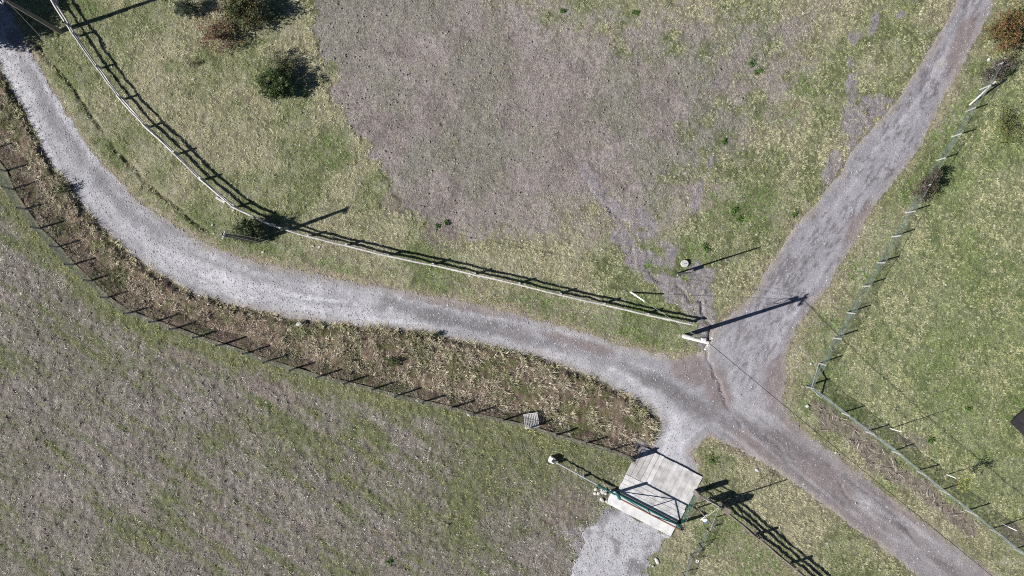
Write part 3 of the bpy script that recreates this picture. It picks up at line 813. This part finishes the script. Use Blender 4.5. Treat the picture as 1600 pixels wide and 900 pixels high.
for i in range(np_):                                           # boards along the bridge
    l0 = w0 + random.uniform(0, .01); l1 = LY - random.uniform(0, .03)
    c = dk(wd * (i + .5), (l0 + l1) / 2, random.uniform(-.007, .007))
    gap = .012 if i < 5 else .006
    MB().box(c, ux_ * (wd / 2 - gap), uy_ * ((l1 - l0) / 2), v((0, 0, .03))).build('plank', M['plank_dark' if i < 3 else 'plank'], deck, bevel=.006)
for t in (.06, LY - .12):
    MB().box(dk(LX / 2, t, -.13), ux_ * (LX / 2 + .05), uy_ * .08, v((0, 0, .09))).build('beam', M['post'], deck, bevel=.01)
o = MB().box(A + ux_ * (LX / 2 - .16) - uy_ * .47 + v((0, 0, z0 - .06)), ux_ * (LX / 2 + .08), uy_ * .44, v((0, 0, .085))).build('concrete_threshold', M['concrete'], None, bevel=.02)
tag(o, 'pale concrete slab strip under the green gate', 'slab')
gate = empty('gate', dk(0, -.02)); tag(gate, 'green metal gate with wire mesh and diagonal braces on the bridge', 'gate')
gz = z0 + .02
def gp(u, h): return A + ux_ * u - uy_ * .03 + v((0, 0, gz + h))
GH = 1.34; g0, g1 = .02, LX - .1
for u, hh in ((g0, GH), (g1, 1.22)):
    gpo = MB().box(gp(u, hh / 2 - .1), ux_ * .07, uy_ * .07, v((0, 0, hh / 2 + .1))).build('gate_post', M['green'], gate, bevel=.01)
    MB().ring_tube([gp(u, .35) - uy_ * .12, gp(u, .35) + uy_ * .12], .03, 6).build('hinge', M['green'], gpo)
    MB().ring_tube([gp(u, 1.0) - uy_ * .12, gp(u, 1.0) + uy_ * .12], .03, 6).build('hinge', M['green'], gpo)
MB().ring_tube([gp(g0, .16), gp(g1, .16)], .062, 8).build('bottom_rail', M['green'], gate)
MB().ring_tube([gp(g0, GH - .05), gp(g1, GH - .06)], .040, 8).build('top_rail', M['rust'], gate)
mid = (g0 + g1) / 2
MB().ring_tube([gp(mid, .16), gp(mid, GH - .06)], .03, 6).build('upright', M['green'], gate)
MB().ring_tube([gp(g0 + .06, .2), gp(mid, GH - .08)], .032, 6).build('diagonal_brace', M['green'], gate)
MB().ring_tube([gp(g1 - .06, .2), gp(mid, GH - .08)], .032, 6).build('diagonal_brace', M['green'], gate)
m_ = MB()
for a_, b_2 in ((g0 + .07, mid), (mid, g1 - .07)):
    m_ = MB().quad(gp(a_, .2), gp(b_2, .2), gp(b_2, GH - .08), gp(a_, GH - .08)); m_.build('mesh_panel', net_mat('gate_wire_mesh', (.10, .16, .16), .17) if 'gm' not in M else M['gm'], gate)
    M['gm'] = bpy.data.materials['gate_wire_mesh']
# sliding track of the gate, to its left
tr0 = G(866, 719); tr1 = G(958, 769)
o = empty('gate_track', tr0); tag(o, 'low grey steel track beam left of the gate on small supports', 'track beam')
d = (tr1 - tr0).normalized()
MB().ring_tube([tr0 + v((0, 0, .36)) + d * .1, tr1 + v((0, 0, .36))], .045, 6).build('beam', M['steel'], o)
for t in (.06, .5, .96):
    q = tr0.lerp(tr1, t)
    MB().box(q + v((0, 0, .13)), d * .06, d.cross(v((0, 0, 1))) * .06, v((0, 0, .20))).build('support', M['concrete'], o, bevel=.01)
MB().ring_tube([tr0.lerp(tr1, .72) + v((0, 0, .36)), tr1 + v((0, 0, .37)) + d * .1], .06, 6).build('green_sleeve', M['green'], o)
b = G(862, 717)
o = empty('end_block', b); tag(o, 'small white concrete block at the far end of the gate track', 'block')
MB().box(b + v((0, 0, .2)), d * .17, d.cross(v((0, 0, 1))) * .16, v((0, 0, .25))).build('body', M['white'], o, bevel=.02)
MB().box(b + v((0, 0, .47)) + d * .06, d * .07, d.cross(v((0, 0, 1))) * .09, v((0, 0, .025))).build('cap_plate', M['dark'], o, bevel=.005)
# end board of the netting fence at the bridge
b = G(987, 715)
o = empty('fence_end_board', b); tag(o, 'dark upright board ending the netting fence at the plank bridge', 'board')
MB().box(b + v((0, 0, .5)), (.05, .02, 0), (-.05, .14, 0), (0, 0, .55)).build('board', M['post'], o, bevel=.008)
MB().ring_tube([b + v((.05, .05, .98)), G(1005, 700, -.1)], .03, 6).build('brace', M['post'], o)

# right of the gate: two stout posts with a short panel, and a service pole with meter
def stout(base, h, r, label, wide=None):
    b = G(*base)
    o = empty('gate_pillar', b); tag(o, label, 'post')
    bo = MB().box(b + v((0, 0, h / 2 - .15)), ux_ * r, uy_ * r, v((0, 0, h / 2 + .15))).build('body', M['post'], o, bevel=.012)
    MB().box(b + v((0, 0, h + .01)), ux_ * (r + .015), uy_ * (r + .015), v((0, 0, .018))).build('cap', M['post'], bo, bevel=.005)
    return b
s0 = stout((1086, 768), 1.38, .13, 'stout square wooden post right of the plank bridge')
s1 = stout((1127, 789), 1.25, .17, 'stout square wooden post heading the three-rail log fence')
o = empty('short_panel', s0); tag(o, 'short grey railing between the two stout posts beside the bridge', 'railing')
d = (s1 - s0).normalized()
for h in (.35, .72, 1.05):
    MB().ring_tube(log_pts(s0 + d * .14 + v((0, 0, h)), s1 - d * .18 + v((0, 0, h)), 4, .012), .034, 6).build('rail', M['greypost' if h > 1 else 'post'], o)
MB().box(s0.lerp(s1, .62) + v((0, 0, .55)), d * .30, d.cross(v((0, 0, 1))) * .02, v((0, 0, .45))).build('board', M['post'], o, bevel=.006)
fg_, _t = wire_fence([(1062, 818), (1074, 792), (1085, 770)], 'green wire mesh wing between the gate and the stout post', 1.1, .03, 'green', 'net_green', sag=.02)
b = G(1090, 793)
o = empty('meter_pole', b); tag(o, 'slim brown pole carrying a white and blue meter box and pale crossarms', 'pole')
MB().ring_tube([b - v((0, 0, .3)), b + v((0, 0, 3.9))], [.05, .042], 8).build('shaft', M['post'], o)
MB().box(b + v((-.06, -.16, 1.75)), (.11, .02, 0), (-.015, .07, 0), (0, 0, .18)).build('meter_box', M['white'], o, bevel=.015)
MB().box(b + v((.02, -.30, 1.65)), (.07, .02, 0), (-.01, .05, 0), (0, 0, .12)).build('blue_box', M['blue'], o, bevel=.01)
MB().ring_tube([b + v((-.30, -.22, 1.7)), b + v((.1, .12, 1.75))], .022, 6).build('bracket', M['white'], o)
for q0, q1 in (((.42, .95, 3.1), (-.18, -.32, 3.3)), ((.40, .98, 3.1), (-.42, .1, 2.6))):
    MB().ring_tube([b + v(q0), b + v(q1)], .014, 6).build('crossarm', M['greypost'], o)
wire_fence([(1116, 808), (1104, 826), (1092, 849), (1079, 866), (1066, 894), (1050, 925)], 'low netting fence with thin dark posts running down from the meter pole', .72, .03, 'dark', 'net_light', sag=.06)
b = G(1087, 873)
o = MB().ring_tube([b + v((0, 0, .38)) + v((math.cos(t) * .075, math.sin(t) * .075, 0)) for t in [k * math.pi / 6 for k in range(13)]], .022, 6, caps=False).build('insulator_ring', M['white'], None)
tag(o, 'small white ring hanging on the low netting fence', 'ring')

# ------------------------------------------------------------------ pallet, boards, stones, house corner
b = G(830, 655)
o = empty('pallet', b); tag(o, 'weathered slatted pallet lying in the weeds by the netting fence', 'pallet')
ang = R(8); a1 = v((math.cos(ang), math.sin(ang), 0)); a2 = v((-math.sin(ang), math.cos(ang), 0)); zt = .33
for r_ in (-.42, 0.02, .42):
    MB().box(b + a2 * r_ + v((0, 0, zt - .06)), a1 * .46, a2 * .045, v((0, 0, .045))).build('runner', M['plank_dark'], o, bevel=.006)
for half in (0, 1):
    for k in range(9):
        c = b + a1 * (-.41 + k * .1025 + random.uniform(-.012, .012)) + a2 * (-.215 + .43 * half + random.uniform(-.01, .01)) + v((0, 0, zt + .005 + random.uniform(0, .006)))
        tl = a2 + a1 * random.uniform(-.06, .06)
        MB().box(c, a1 * .028, tl.normalized() * .19, v((0, 0, .011))).build('slat', M['plank'], o, bevel=.003)
def rock(base, r, label, name='stone', mat='white', flat=.6, el=1.0, rot=0, cat='stone', grp=None, dz=.03):
    rn = random.Random(int(base[0] * 31 + base[1]))
    b = G(*base, dz)
    m = MB(); n = 7
    prof = [(-.5, .55), (-.1, 1.0), (.35, .85), (.62, .35)]
    for zz, rr in prof:
        for k in range(n):
            t = 2 * math.pi * k / n; q = r * rr * rn.uniform(.8, 1.18)
            xx, yy = math.cos(t) * q * el, math.sin(t) * q
            m.v.append(b + v((xx * math.cos(rot) - yy * math.sin(rot), xx * math.sin(rot) + yy * math.cos(rot), zz * r * flat * rn.uniform(.85, 1.1))))
    for i in range(len(prof) - 1):
        for k in range(n):
            k2 = (k + 1) % n
            m.f.append((i * n + k, i * n + k2, (i + 1) * n + k2, (i + 1) * n + k))
    m.f.append(tuple(range(n))[::-1]); m.f.append(tuple((len(prof) - 1) * n + k for k in range(n)))
    ob = m.build(name, M[mat], None)
    return tag(ob, label, cat, grp)
M['whitestone'] = plain('pale_stone', (.30, .29, .28), (.56, .55, .54), 9, .9)
for p, r, el, rot, lab in [
        ((366, 329), .085, 1.2, .3, 'white stone just below the log fence above the wispy shrub'),
        ((333, 352), .07, 1.3, 1, 'small white stone left of the wispy shrub by the ditch end'),
        ((335, 365), .055, 1.1, 0, 'small white stone at the tip of the leaning pole'),
        ((412, 394), .085, 1.3, .2, 'pale stone in the verge just below the foot of the leaning pole'),
        ((500, 386), .085, 1.1, .5, 'round white stone below the log fence right of the leaning pole'),
        ((490, 385), .055, 2.2, -.6, 'long pale stone next to a round white one below the log fence'),
        ((470, 506), .15, 1.4, .3, 'large grey stone half hidden at the lower road edge'),
        ((621, 515), .11, 1.6, .5, 'bright white stone at the lower road edge mid curve'),
        ((734, 431), .075, 1.5, .1, 'white stone under the middle of the long log fence'),
        ((1060, 431), .10, 1.5, -.5, 'white stone at the foot of the thin service pole'),
        ((1076, 427), .05, 1.2, 0, 'tiny white stone right of the thin service pole'),
        ((1266, 568), .085, 1.2, 1.2, 'white stone in the green verge left of the netting fence corner'),
        ((1260, 634), .12, 1.3, .4, 'big white stone above the cut brush heap'),
        ((1305, 707), .075, 1.3, .4, 'white stone at the road edge beside the cut brush'),
        ((1182, 734), .10, 1.6, -.6, 'pale stone on the grass wedge left of the lower road'),
        ((1543, 94), .11, 1.4, .8, 'white stone by the bare thicket near the top right lane'),
        ((1026, 876), .15, 1.9, -1.0, 'long white stone in the grass right of the lower driveway'),
        ((1020, 884), .08, 1.2, 0, 'small white stone left of the long one by the lower driveway'),
        ((875, 660), .08, 1.2, 0, 'white stone in the weeds right of the pallet'),
        ((733, 648), .09, 1.8, -.3, 'white stone lodged at the foot of the netting fence'),
        ((813, 428), .06, 1.2, 0, 'small white stone in the grass above the log fence'),
        ((1103, 870), .05, 1.2, 0, 'small pale stone right of the white ring')]:
    rock(p, r * .85, lab, mat='whitestone', el=el, rot=rot, dz=.05 + (.12 if samp(verge, *P(*p)) > .5 else 0))
rp = random.Random(5)
for k in range(11):
    rock((928 + rp.uniform(0, 20), 764 + rp.uniform(0, 22)), rp.uniform(.06, .12), 'white rubble stone heaped left of the gate slab', mat='whitestone', el=rp.uniform(1, 1.5), rot=rp.uniform(0, 3), grp='rubble stones beside the gate', dz=.05)
b0, b1 = G(339, 309, .07), G(353, 317, .07)
o = MB().box((b0 + b1) / 2, (b1 - b0) / 2, (b1 - b0).cross(v((0, 0, 1))).normalized() * .07, (0, 0, .03)).build('loose_board', M['log'], None, bevel=.01)
tag(o, 'short pale board lying against the log fence above the wispy shrub', 'board')
# propped pale pole in the thicket
q0 = G(1513, 165, .05); q1 = v((*P(1539, 134), 1.0))
o = MB().ring_tube(log_pts(q0, q1, 5, .02), [.06, .058, .055, .05, .045], 8).build('propped_pole', M['log'], None)
tag(o, 'pale straight pole propped along the netting fence by the bare thicket', 'pole')
# low dark shed at the right edge
cx, cy = P(1566, 657)
o = empty('shed', v((cx, cy, H(cx, cy)))); tag(o, 'low charcoal roofed shed whose corner enters at the right edge', 'shed')
e1 = v((math.cos(R(42)), math.sin(R(42)), 0)); e2 = v((math.cos(R(-48)), math.sin(R(-48)), 0))
B0 = v((cx, cy, H(cx, cy)))
def sh(a, b, z): return B0 + e1 * a + e2 * b + v((0, 0, z))
m = MB()
m.box(sh(1.9, 1.3, .3), e1 * 1.6, e2 * 1.0, v((0, 0, .35))); m.build('wall', M['roof'], o, bevel=.01)
m = MB()
t = .05
for zz in (0, t):
    m.v += [sh(0, 0, .62 + zz), sh(3.8, 0, .62 + zz), sh(3.8, 1.3, 1.02 + zz), sh(0, 1.3, 1.02 + zz)]
m.f += [(3, 2, 1, 0), (4, 5, 6, 7), (0, 1, 5, 4), (1, 2, 6, 5), (2, 3, 7, 6), (3, 0, 4, 7)]
m.build('roof_slope', M['roof'], o)
m = MB()
for zz in (0, t):
    m.v += [sh(0, 1.31, 1.02 + zz), sh(3.8, 1.31, 1.02 + zz), sh(3.8, 2.6, .62 + zz), sh(0, 2.6, .62 + zz)]
m.f += [(3, 2, 1, 0), (4, 5, 6, 7), (0, 1, 5, 4), (1, 2, 6, 5), (2, 3, 7, 6), (3, 0, 4, 7)]
m.build('roof_slope', M['roof'], o)
MB().box(sh(.9, .75, .90), e1 * .35, e2 * .25, v((0, 0, .03)) + e2 * .0).build('roof_patch', M['brown'], o)
MB().ring_tube([sh(-.03, 1.305, 1.09), sh(3.85, 1.305, 1.09)], .05, 6).build('ridge_cap', M['roof'], o)

# ------------------------------------------------------------------ shrubs, saplings and the shade tree
def shrub(name, base, h, rx_, ry_, cols, nclump, per, leaf, label, cat='shrub', z0=.15, twig=14, bark='bark', rot=0, csize=.28, off=(0, 0), elong=1.0, stemr=.02, shape=0.0):
    rg = np.random.default_rng(int(abs(base[0] * 7 + base[1])))
    b = G(*base)
    o = empty(name, b); tag(o, label, cat)
    # clump centres spread in an uneven crown
    u = rg.normal(size=(nclump, 3)); u /= np.linalg.norm(u, axis=1)[:, None]
    rr = rg.random(nclump) ** .45
    zz = u[:, 2] * rr
    tap = 1 - shape * np.clip((zz + 1) / 2, 0, 1)
    cx_, cy_ = u[:, 0] * rr * rx_ * tap, u[:, 1] * rr * ry_ * tap
    c_, s_ = math.cos(rot), math.sin(rot)
    lump = .75 + .5 * rg.random(nclump)
    ctr = np.stack([(cx_ * c_ - cy_ * s_) * lump + off[0], (cx_ * s_ + cy_ * c_) * lump + off[1], z0 + (h - z0) * (.5 + .5 * zz * lump * .95)], -1)
    ctr[:, 2] = np.clip(ctr[:, 2], .06, None)
    # stems
    m = MB()
    for k in range(twig):
        q = ctr[rg.integers(nclump)]
        mid_ = v((q[0] * .45 + rg.normal(0, .05), q[1] * .45 + rg.normal(0, .05), q[2] * .5))
        m.ring_tube([b + v((rg.normal(0, .03), rg.normal(0, .03), -.1)), b + mid_, b + v(tuple(q)) * 1.0], [stemr, stemr * .7, stemr * .3], 5, caps=False)
    m.build('stem', M[bark], o)
    n = nclump * per
    cc = np.repeat(ctr, per, 0)
    d = rg.normal(size=(n, 3)); d /= np.linalg.norm(d, axis=1)[:, None]
    pos = cc + d * (rg.random(n) ** .5)[:, None] * csize * np.array([1, 1, .8])
    pos[:, 2] = np.clip(pos[:, 2], .02, None)
    ax = rg.normal(size=(n, 3)) + d * .6; ax /= np.linalg.norm(ax, axis=1)[:, None]
    bx_ = np.cross(ax, rg.normal(size=(n, 3))); bx_ /= np.linalg.norm(bx_, axis=1)[:, None]
    L = leaf * (.6 + .8 * rg.random(n))
    V = np.stack([pos - ax * (L * elong)[:, None] * .5, pos + bx_ * L[:, None] * .28, pos + ax * (L * elong)[:, None] * .5, pos - bx_ * L[:, None] * .28], 1)
    pal = np.array(cols, float)
    ci = rg.integers(len(pal), size=nclump)
    mixr = rg.random(n) < .3
    k_ = np.where(mixr, rg.integers(len(pal), size=n), np.repeat(ci, per))
    C = pal[k_] * (1 + rg.normal(0, .18, (n, 1)))
    F = np.arange(n * 4).reshape(-1, 4)
    np_obj('crown', V.reshape(-1, 3), F, np.repeat(C, 4, 0), M['leaf'], o)
    return o
DG = [(.032, .06, .020), (.05, .082, .028), (.07, .10, .040), (.024, .044, .018)]
shrub('evergreen_shrub', (438, 138), 1.5, 1.12, 1.0, [(.05, .08, .028), (.07, .10, .038), (.09, .12, .05), (.035, .058, .022)], 110, 52, .11, 'dense round dark green shrub with a solid black shadow', csize=.24, z0=.1)
shrub('twiggy_shrub', (440, 104), 1.1, .95, .80, [(.10, .12, .045), (.085, .09, .05), (.14, .14, .075)], 60, 26, .08, 'thin grey-green shrub just above the dense round one', csize=.26, twig=36, z0=.1, stemr=.012)
shrub('evergreen_shrub', (392, 30), 1.9, 1.35, 1.25, [(.055, .075, .028), (.085, .10, .04), (.11, .115, .05), (.045, .055, .024), (.15, .11, .06), (.13, .12, .06)], 130, 32, .12, 'large dark olive shrub at the top edge with feathery shadow', csize=.34, twig=40, stemr=.018)
shrub('russet_shrub', (347, 60), 1.6, 1.5, 1.2, [(.22, .11, .07), (.16, .09, .06), (.30, .22, .16), (.14, .11, .065)], 120, 24, .09, 'reddish half bare shrub beside the large olive one', csize=.26, twig=52, stemr=.014, z0=.05, rot=.8)
shrub('conical_shrub', (298, 20), 1.4, .85, .7, [(.035, .055, .035), (.05, .07, .045), (.075, .09, .06)], 64, 46, .075, 'dense grey-green shrub cut by the top edge left of the olive one', csize=.2, shape=.4, z0=.05)
shrub('russet_sprig', (306, 102), .4, .40, .20, [(.07, .08, .045), (.16, .08, .05), (.10, .09, .05)], 16, 16, .06, 'small low grey and russet sprig below the reddish shrub', csize=.14, twig=8, stemr=.008, z0=.03)
shrub('wispy_shrub', (396, 362), 1.5, 1.15, .7, [(.075, .10, .045), (.055, .075, .035), (.10, .12, .06)], 90, 40, .08, 'wispy grey-green shrub between the road and the log fence', csize=.28, twig=44, stemr=.010, elong=2.4, z0=.1)
shrub('thicket', (1556, 58), 2.0, 1.6, 1.2, [(.15, .085, .035), (.11, .085, .03), (.17, .13, .05), (.07, .08, .025), (.19, .09, .05)], 140, 34, .10, 'russet and olive thicket in the top right corner by the lane', csize=.32, twig=50, rot=.9)
shrub('bare_thicket', (1550, 112), 1.15, 1.5, .6, [(.17, .15, .135), (.12, .10, .09), (.07, .065, .045)], 80, 30, .07, 'bare grey twiggy thicket on the netting fence under the russet one', csize=.3, twig=120, rot=.75, stemr=.016, z0=.05)
shrub('conifer_sprig', (1566, 118), .6, .5, .2, DG[:2], 14, 24, .08, 'small dark green sprig right of the bare thicket', csize=.13, twig=6, rot=.1, z0=.05)
shrub('fence_shrub', (1441, 290), 1.1, 1.15, .55, [(.075, .062, .045), (.11, .085, .065), (.055, .06, .028), (.15, .12, .10)], 90, 34, .08, 'dark brown twiggy shrub grown into the lane side netting fence', csize=.22, twig=60, rot=.95, stemr=.010, z0=.05)
shrub('olive_shrub', (1570, 196), .8, 1.0, 1.25, [(.115, .12, .035), (.15, .15, .05), (.09, .11, .03)], 60, 22, .08, 'low soft olive shrub at the right edge of the lawn', csize=.32, twig=20, z0=.05)
shrub('dark_weed', (617, 564), .40, .40, .34, DG[1:3] + [(.06, .08, .03)], 20, 22, .08, 'dark green weed clump in the middle of the rough verge', csize=.15, twig=6, z0=.1)
shrub('dark_weed', (103, 297), .45, .42, .40, DG[1:3] + [(.06, .09, .03)], 20, 22, .08, 'dark green weed at the road edge opposite the netting fence', csize=.15, twig=6, z0=.12)
shrub('dark_weed', (682, 524), .35, .26, .22, DG[:3], 14, 20, .07, 'small dark green weed hanging over the lower road edge', csize=.12, twig=4, z0=.12)
GW = [(.085, .165, .035), (.11, .19, .05), (.06, .125, .03)]
for p, r_, lab in [((1174, 100), .22, 'bright green weed rosette in the upper right paddock, upper of two'), ((1185, 112), .27, 'bright green weed rosette in the upper right paddock, lower of two'), ((993, 20), .18, 'small green weed near the top edge right of centre'), ((879, 18), .16, 'small green weed near the top edge at centre'), ((1147, 329), .24, 'round dark green weed above the thin service pole'), ((1157, 342), .20, 'dark green weed below right of the round one'), ((1103, 388), .26, 'dark green weed patch right of the well cover'), ((698, 350), .15, 'small dark weed on the bare soil above the log fence, right one'), ((684, 353), .11, 'small dark weed on the bare soil above the log fence, left one'), ((1240, 335), .22, 'green weed in the paddock beside the lane'), ((1131, 222), .2, 'small green weed tuft mid right paddock'), ((1512, 637), .18, 'green rosette in the right lawn near the tip of the bare sapling shadow'), ((1452, 688), .24, 'green rosette in the lawn right of the bare sapling'), ((610, 877), .28, 'vivid green weed tuft near the bottom of the field'), ((1110, 718), .34, 'dark green clump right of the plank bridge')]:
    shrub('weed_rosette', p, .08, r_ * 1.3, r_ * .95, GW, 16, 12, .075, lab, cat='weed', csize=.13, rot=p[0] % 3, twig=2, z0=.03, stemr=.006)

def sapling(base, h, lab, crown_cols, r, n, per, leaf, stem_mat='white', z0=.9, lean=(.05, 0), twg=16):
    rg = np.random.default_rng(int(base[0]))
    b = G(*base)
    o = empty('sapling', b); tag(o, lab, 'tree')
    t1 = b + v((lean[0], lean[1], h * .42))
    MB().ring_tube([b - v((0, 0, .1)), b + v((lean[0] * .4, lean[1] * .3, h * .2)), t1], [.032, .028, .022], 7).build('trunk', M[stem_mat], o)
    m = MB(); tips = []
    top = t1 + v((lean[0], lean[1], h * .58))
    m.ring_tube([t1, t1.lerp(top, .5) + v((.04, .02, 0)), top], [.020, .013, .005], 5, caps=False)
    for k in range(twg):
        q0 = t1.lerp(top, .05 + .8 * k / twg)
        a = rg.random() * 6.28; l = r * (.5 + .6 * rg.random()) * (1 - .4 * k / twg)
        q1 = q0 + v((math.cos(a) * l, math.sin(a) * l, l * .7)); tips.append((q0, q1))
        m.ring_tube([q0, q0.lerp(q1, .55) + v((rg.normal(0, .03), rg.normal(0, .03), .02)), q1], [.010, .007, .003], 4, caps=False)
    m.build('branches', M['bark'], o)
    if n:
        pts = []
        for k in range(n * per):
            q0, q1 = tips[rg.integers(len(tips))]
            p = q0.lerp(q1, rg.random() ** .6 * 1.1); pts.append(np.array(p) + rg.normal(0, .08, 3))
        pos = np.array(pts) - np.array(b); N = len(pos)
        ax = rg.normal(size=(N, 3)); ax /= np.linalg.norm(ax, axis=1)[:, None]
        bx_ = np.cross(ax, rg.normal(size=(N, 3))); bx_ /= np.linalg.norm(bx_, axis=1)[:, None]
        L = leaf * (.6 + .8 * rg.random(N))[:, None]
        V = np.stack([pos - ax * L * .5, pos + bx_ * L * .3, pos + ax * L * .5, pos - bx_ * L * .3], 1)
        C = np.array(crown_cols)[rg.integers(len(crown_cols), size=N)] * (1 + rg.normal(0, .15, (N, 1)))
        np_obj('crown', V.reshape(-1, 3), np.arange(N * 4).reshape(-1, 4), np.repeat(C, 4, 0), M['leaf'], o)
    return o
sapling((1478, 741), 2.15, 'small yellow leaved sapling with a white painted stem on the right lawn', [(.38, .37, .10), (.31, .33, .09), (.26, .29, .09)], .66, 34, 12, .075)
sapling((1390, 669), 3.0, 'bare slim sapling with white stem near the cut brush', [], .45, 0, 0, 0, lean=(.03, .04), twg=14)
sapling((1567, 819), 2.6, 'bare sapling with white stem near the bottom right corner', [(.16, .17, .05)], .5, 6, 8, .06, lean=(.05, -.02))
# broad tree standing off the left edge, whose shade lies over the top left corner
def tree(base, h, r, lab):
    o = shrub('shade_tree', base, h, r, r * .95, DG, 260, 70, .20, lab, cat='tree', csize=.55, twig=24, z0=1.0, stemr=.05)
    for ch in o.children:
        if ch.name.startswith('stem'): ch.name = 'limbs'
    b = G(*base)
    MB().ring_tube([b - v((0, 0, .2)), b + v((.05, .02, h * .3)), b + v((.08, .1, h * .75))], [.2, .15, .06], 9).build('trunk', M['bark'], o)
tree((-72, 52), 4.6, 2.1, 'broad dark tree just off the left edge shading the top left corner')
tree((-52, -6), 3.6, 1.7, 'broad dark tree just off the top left corner shading the fence end')
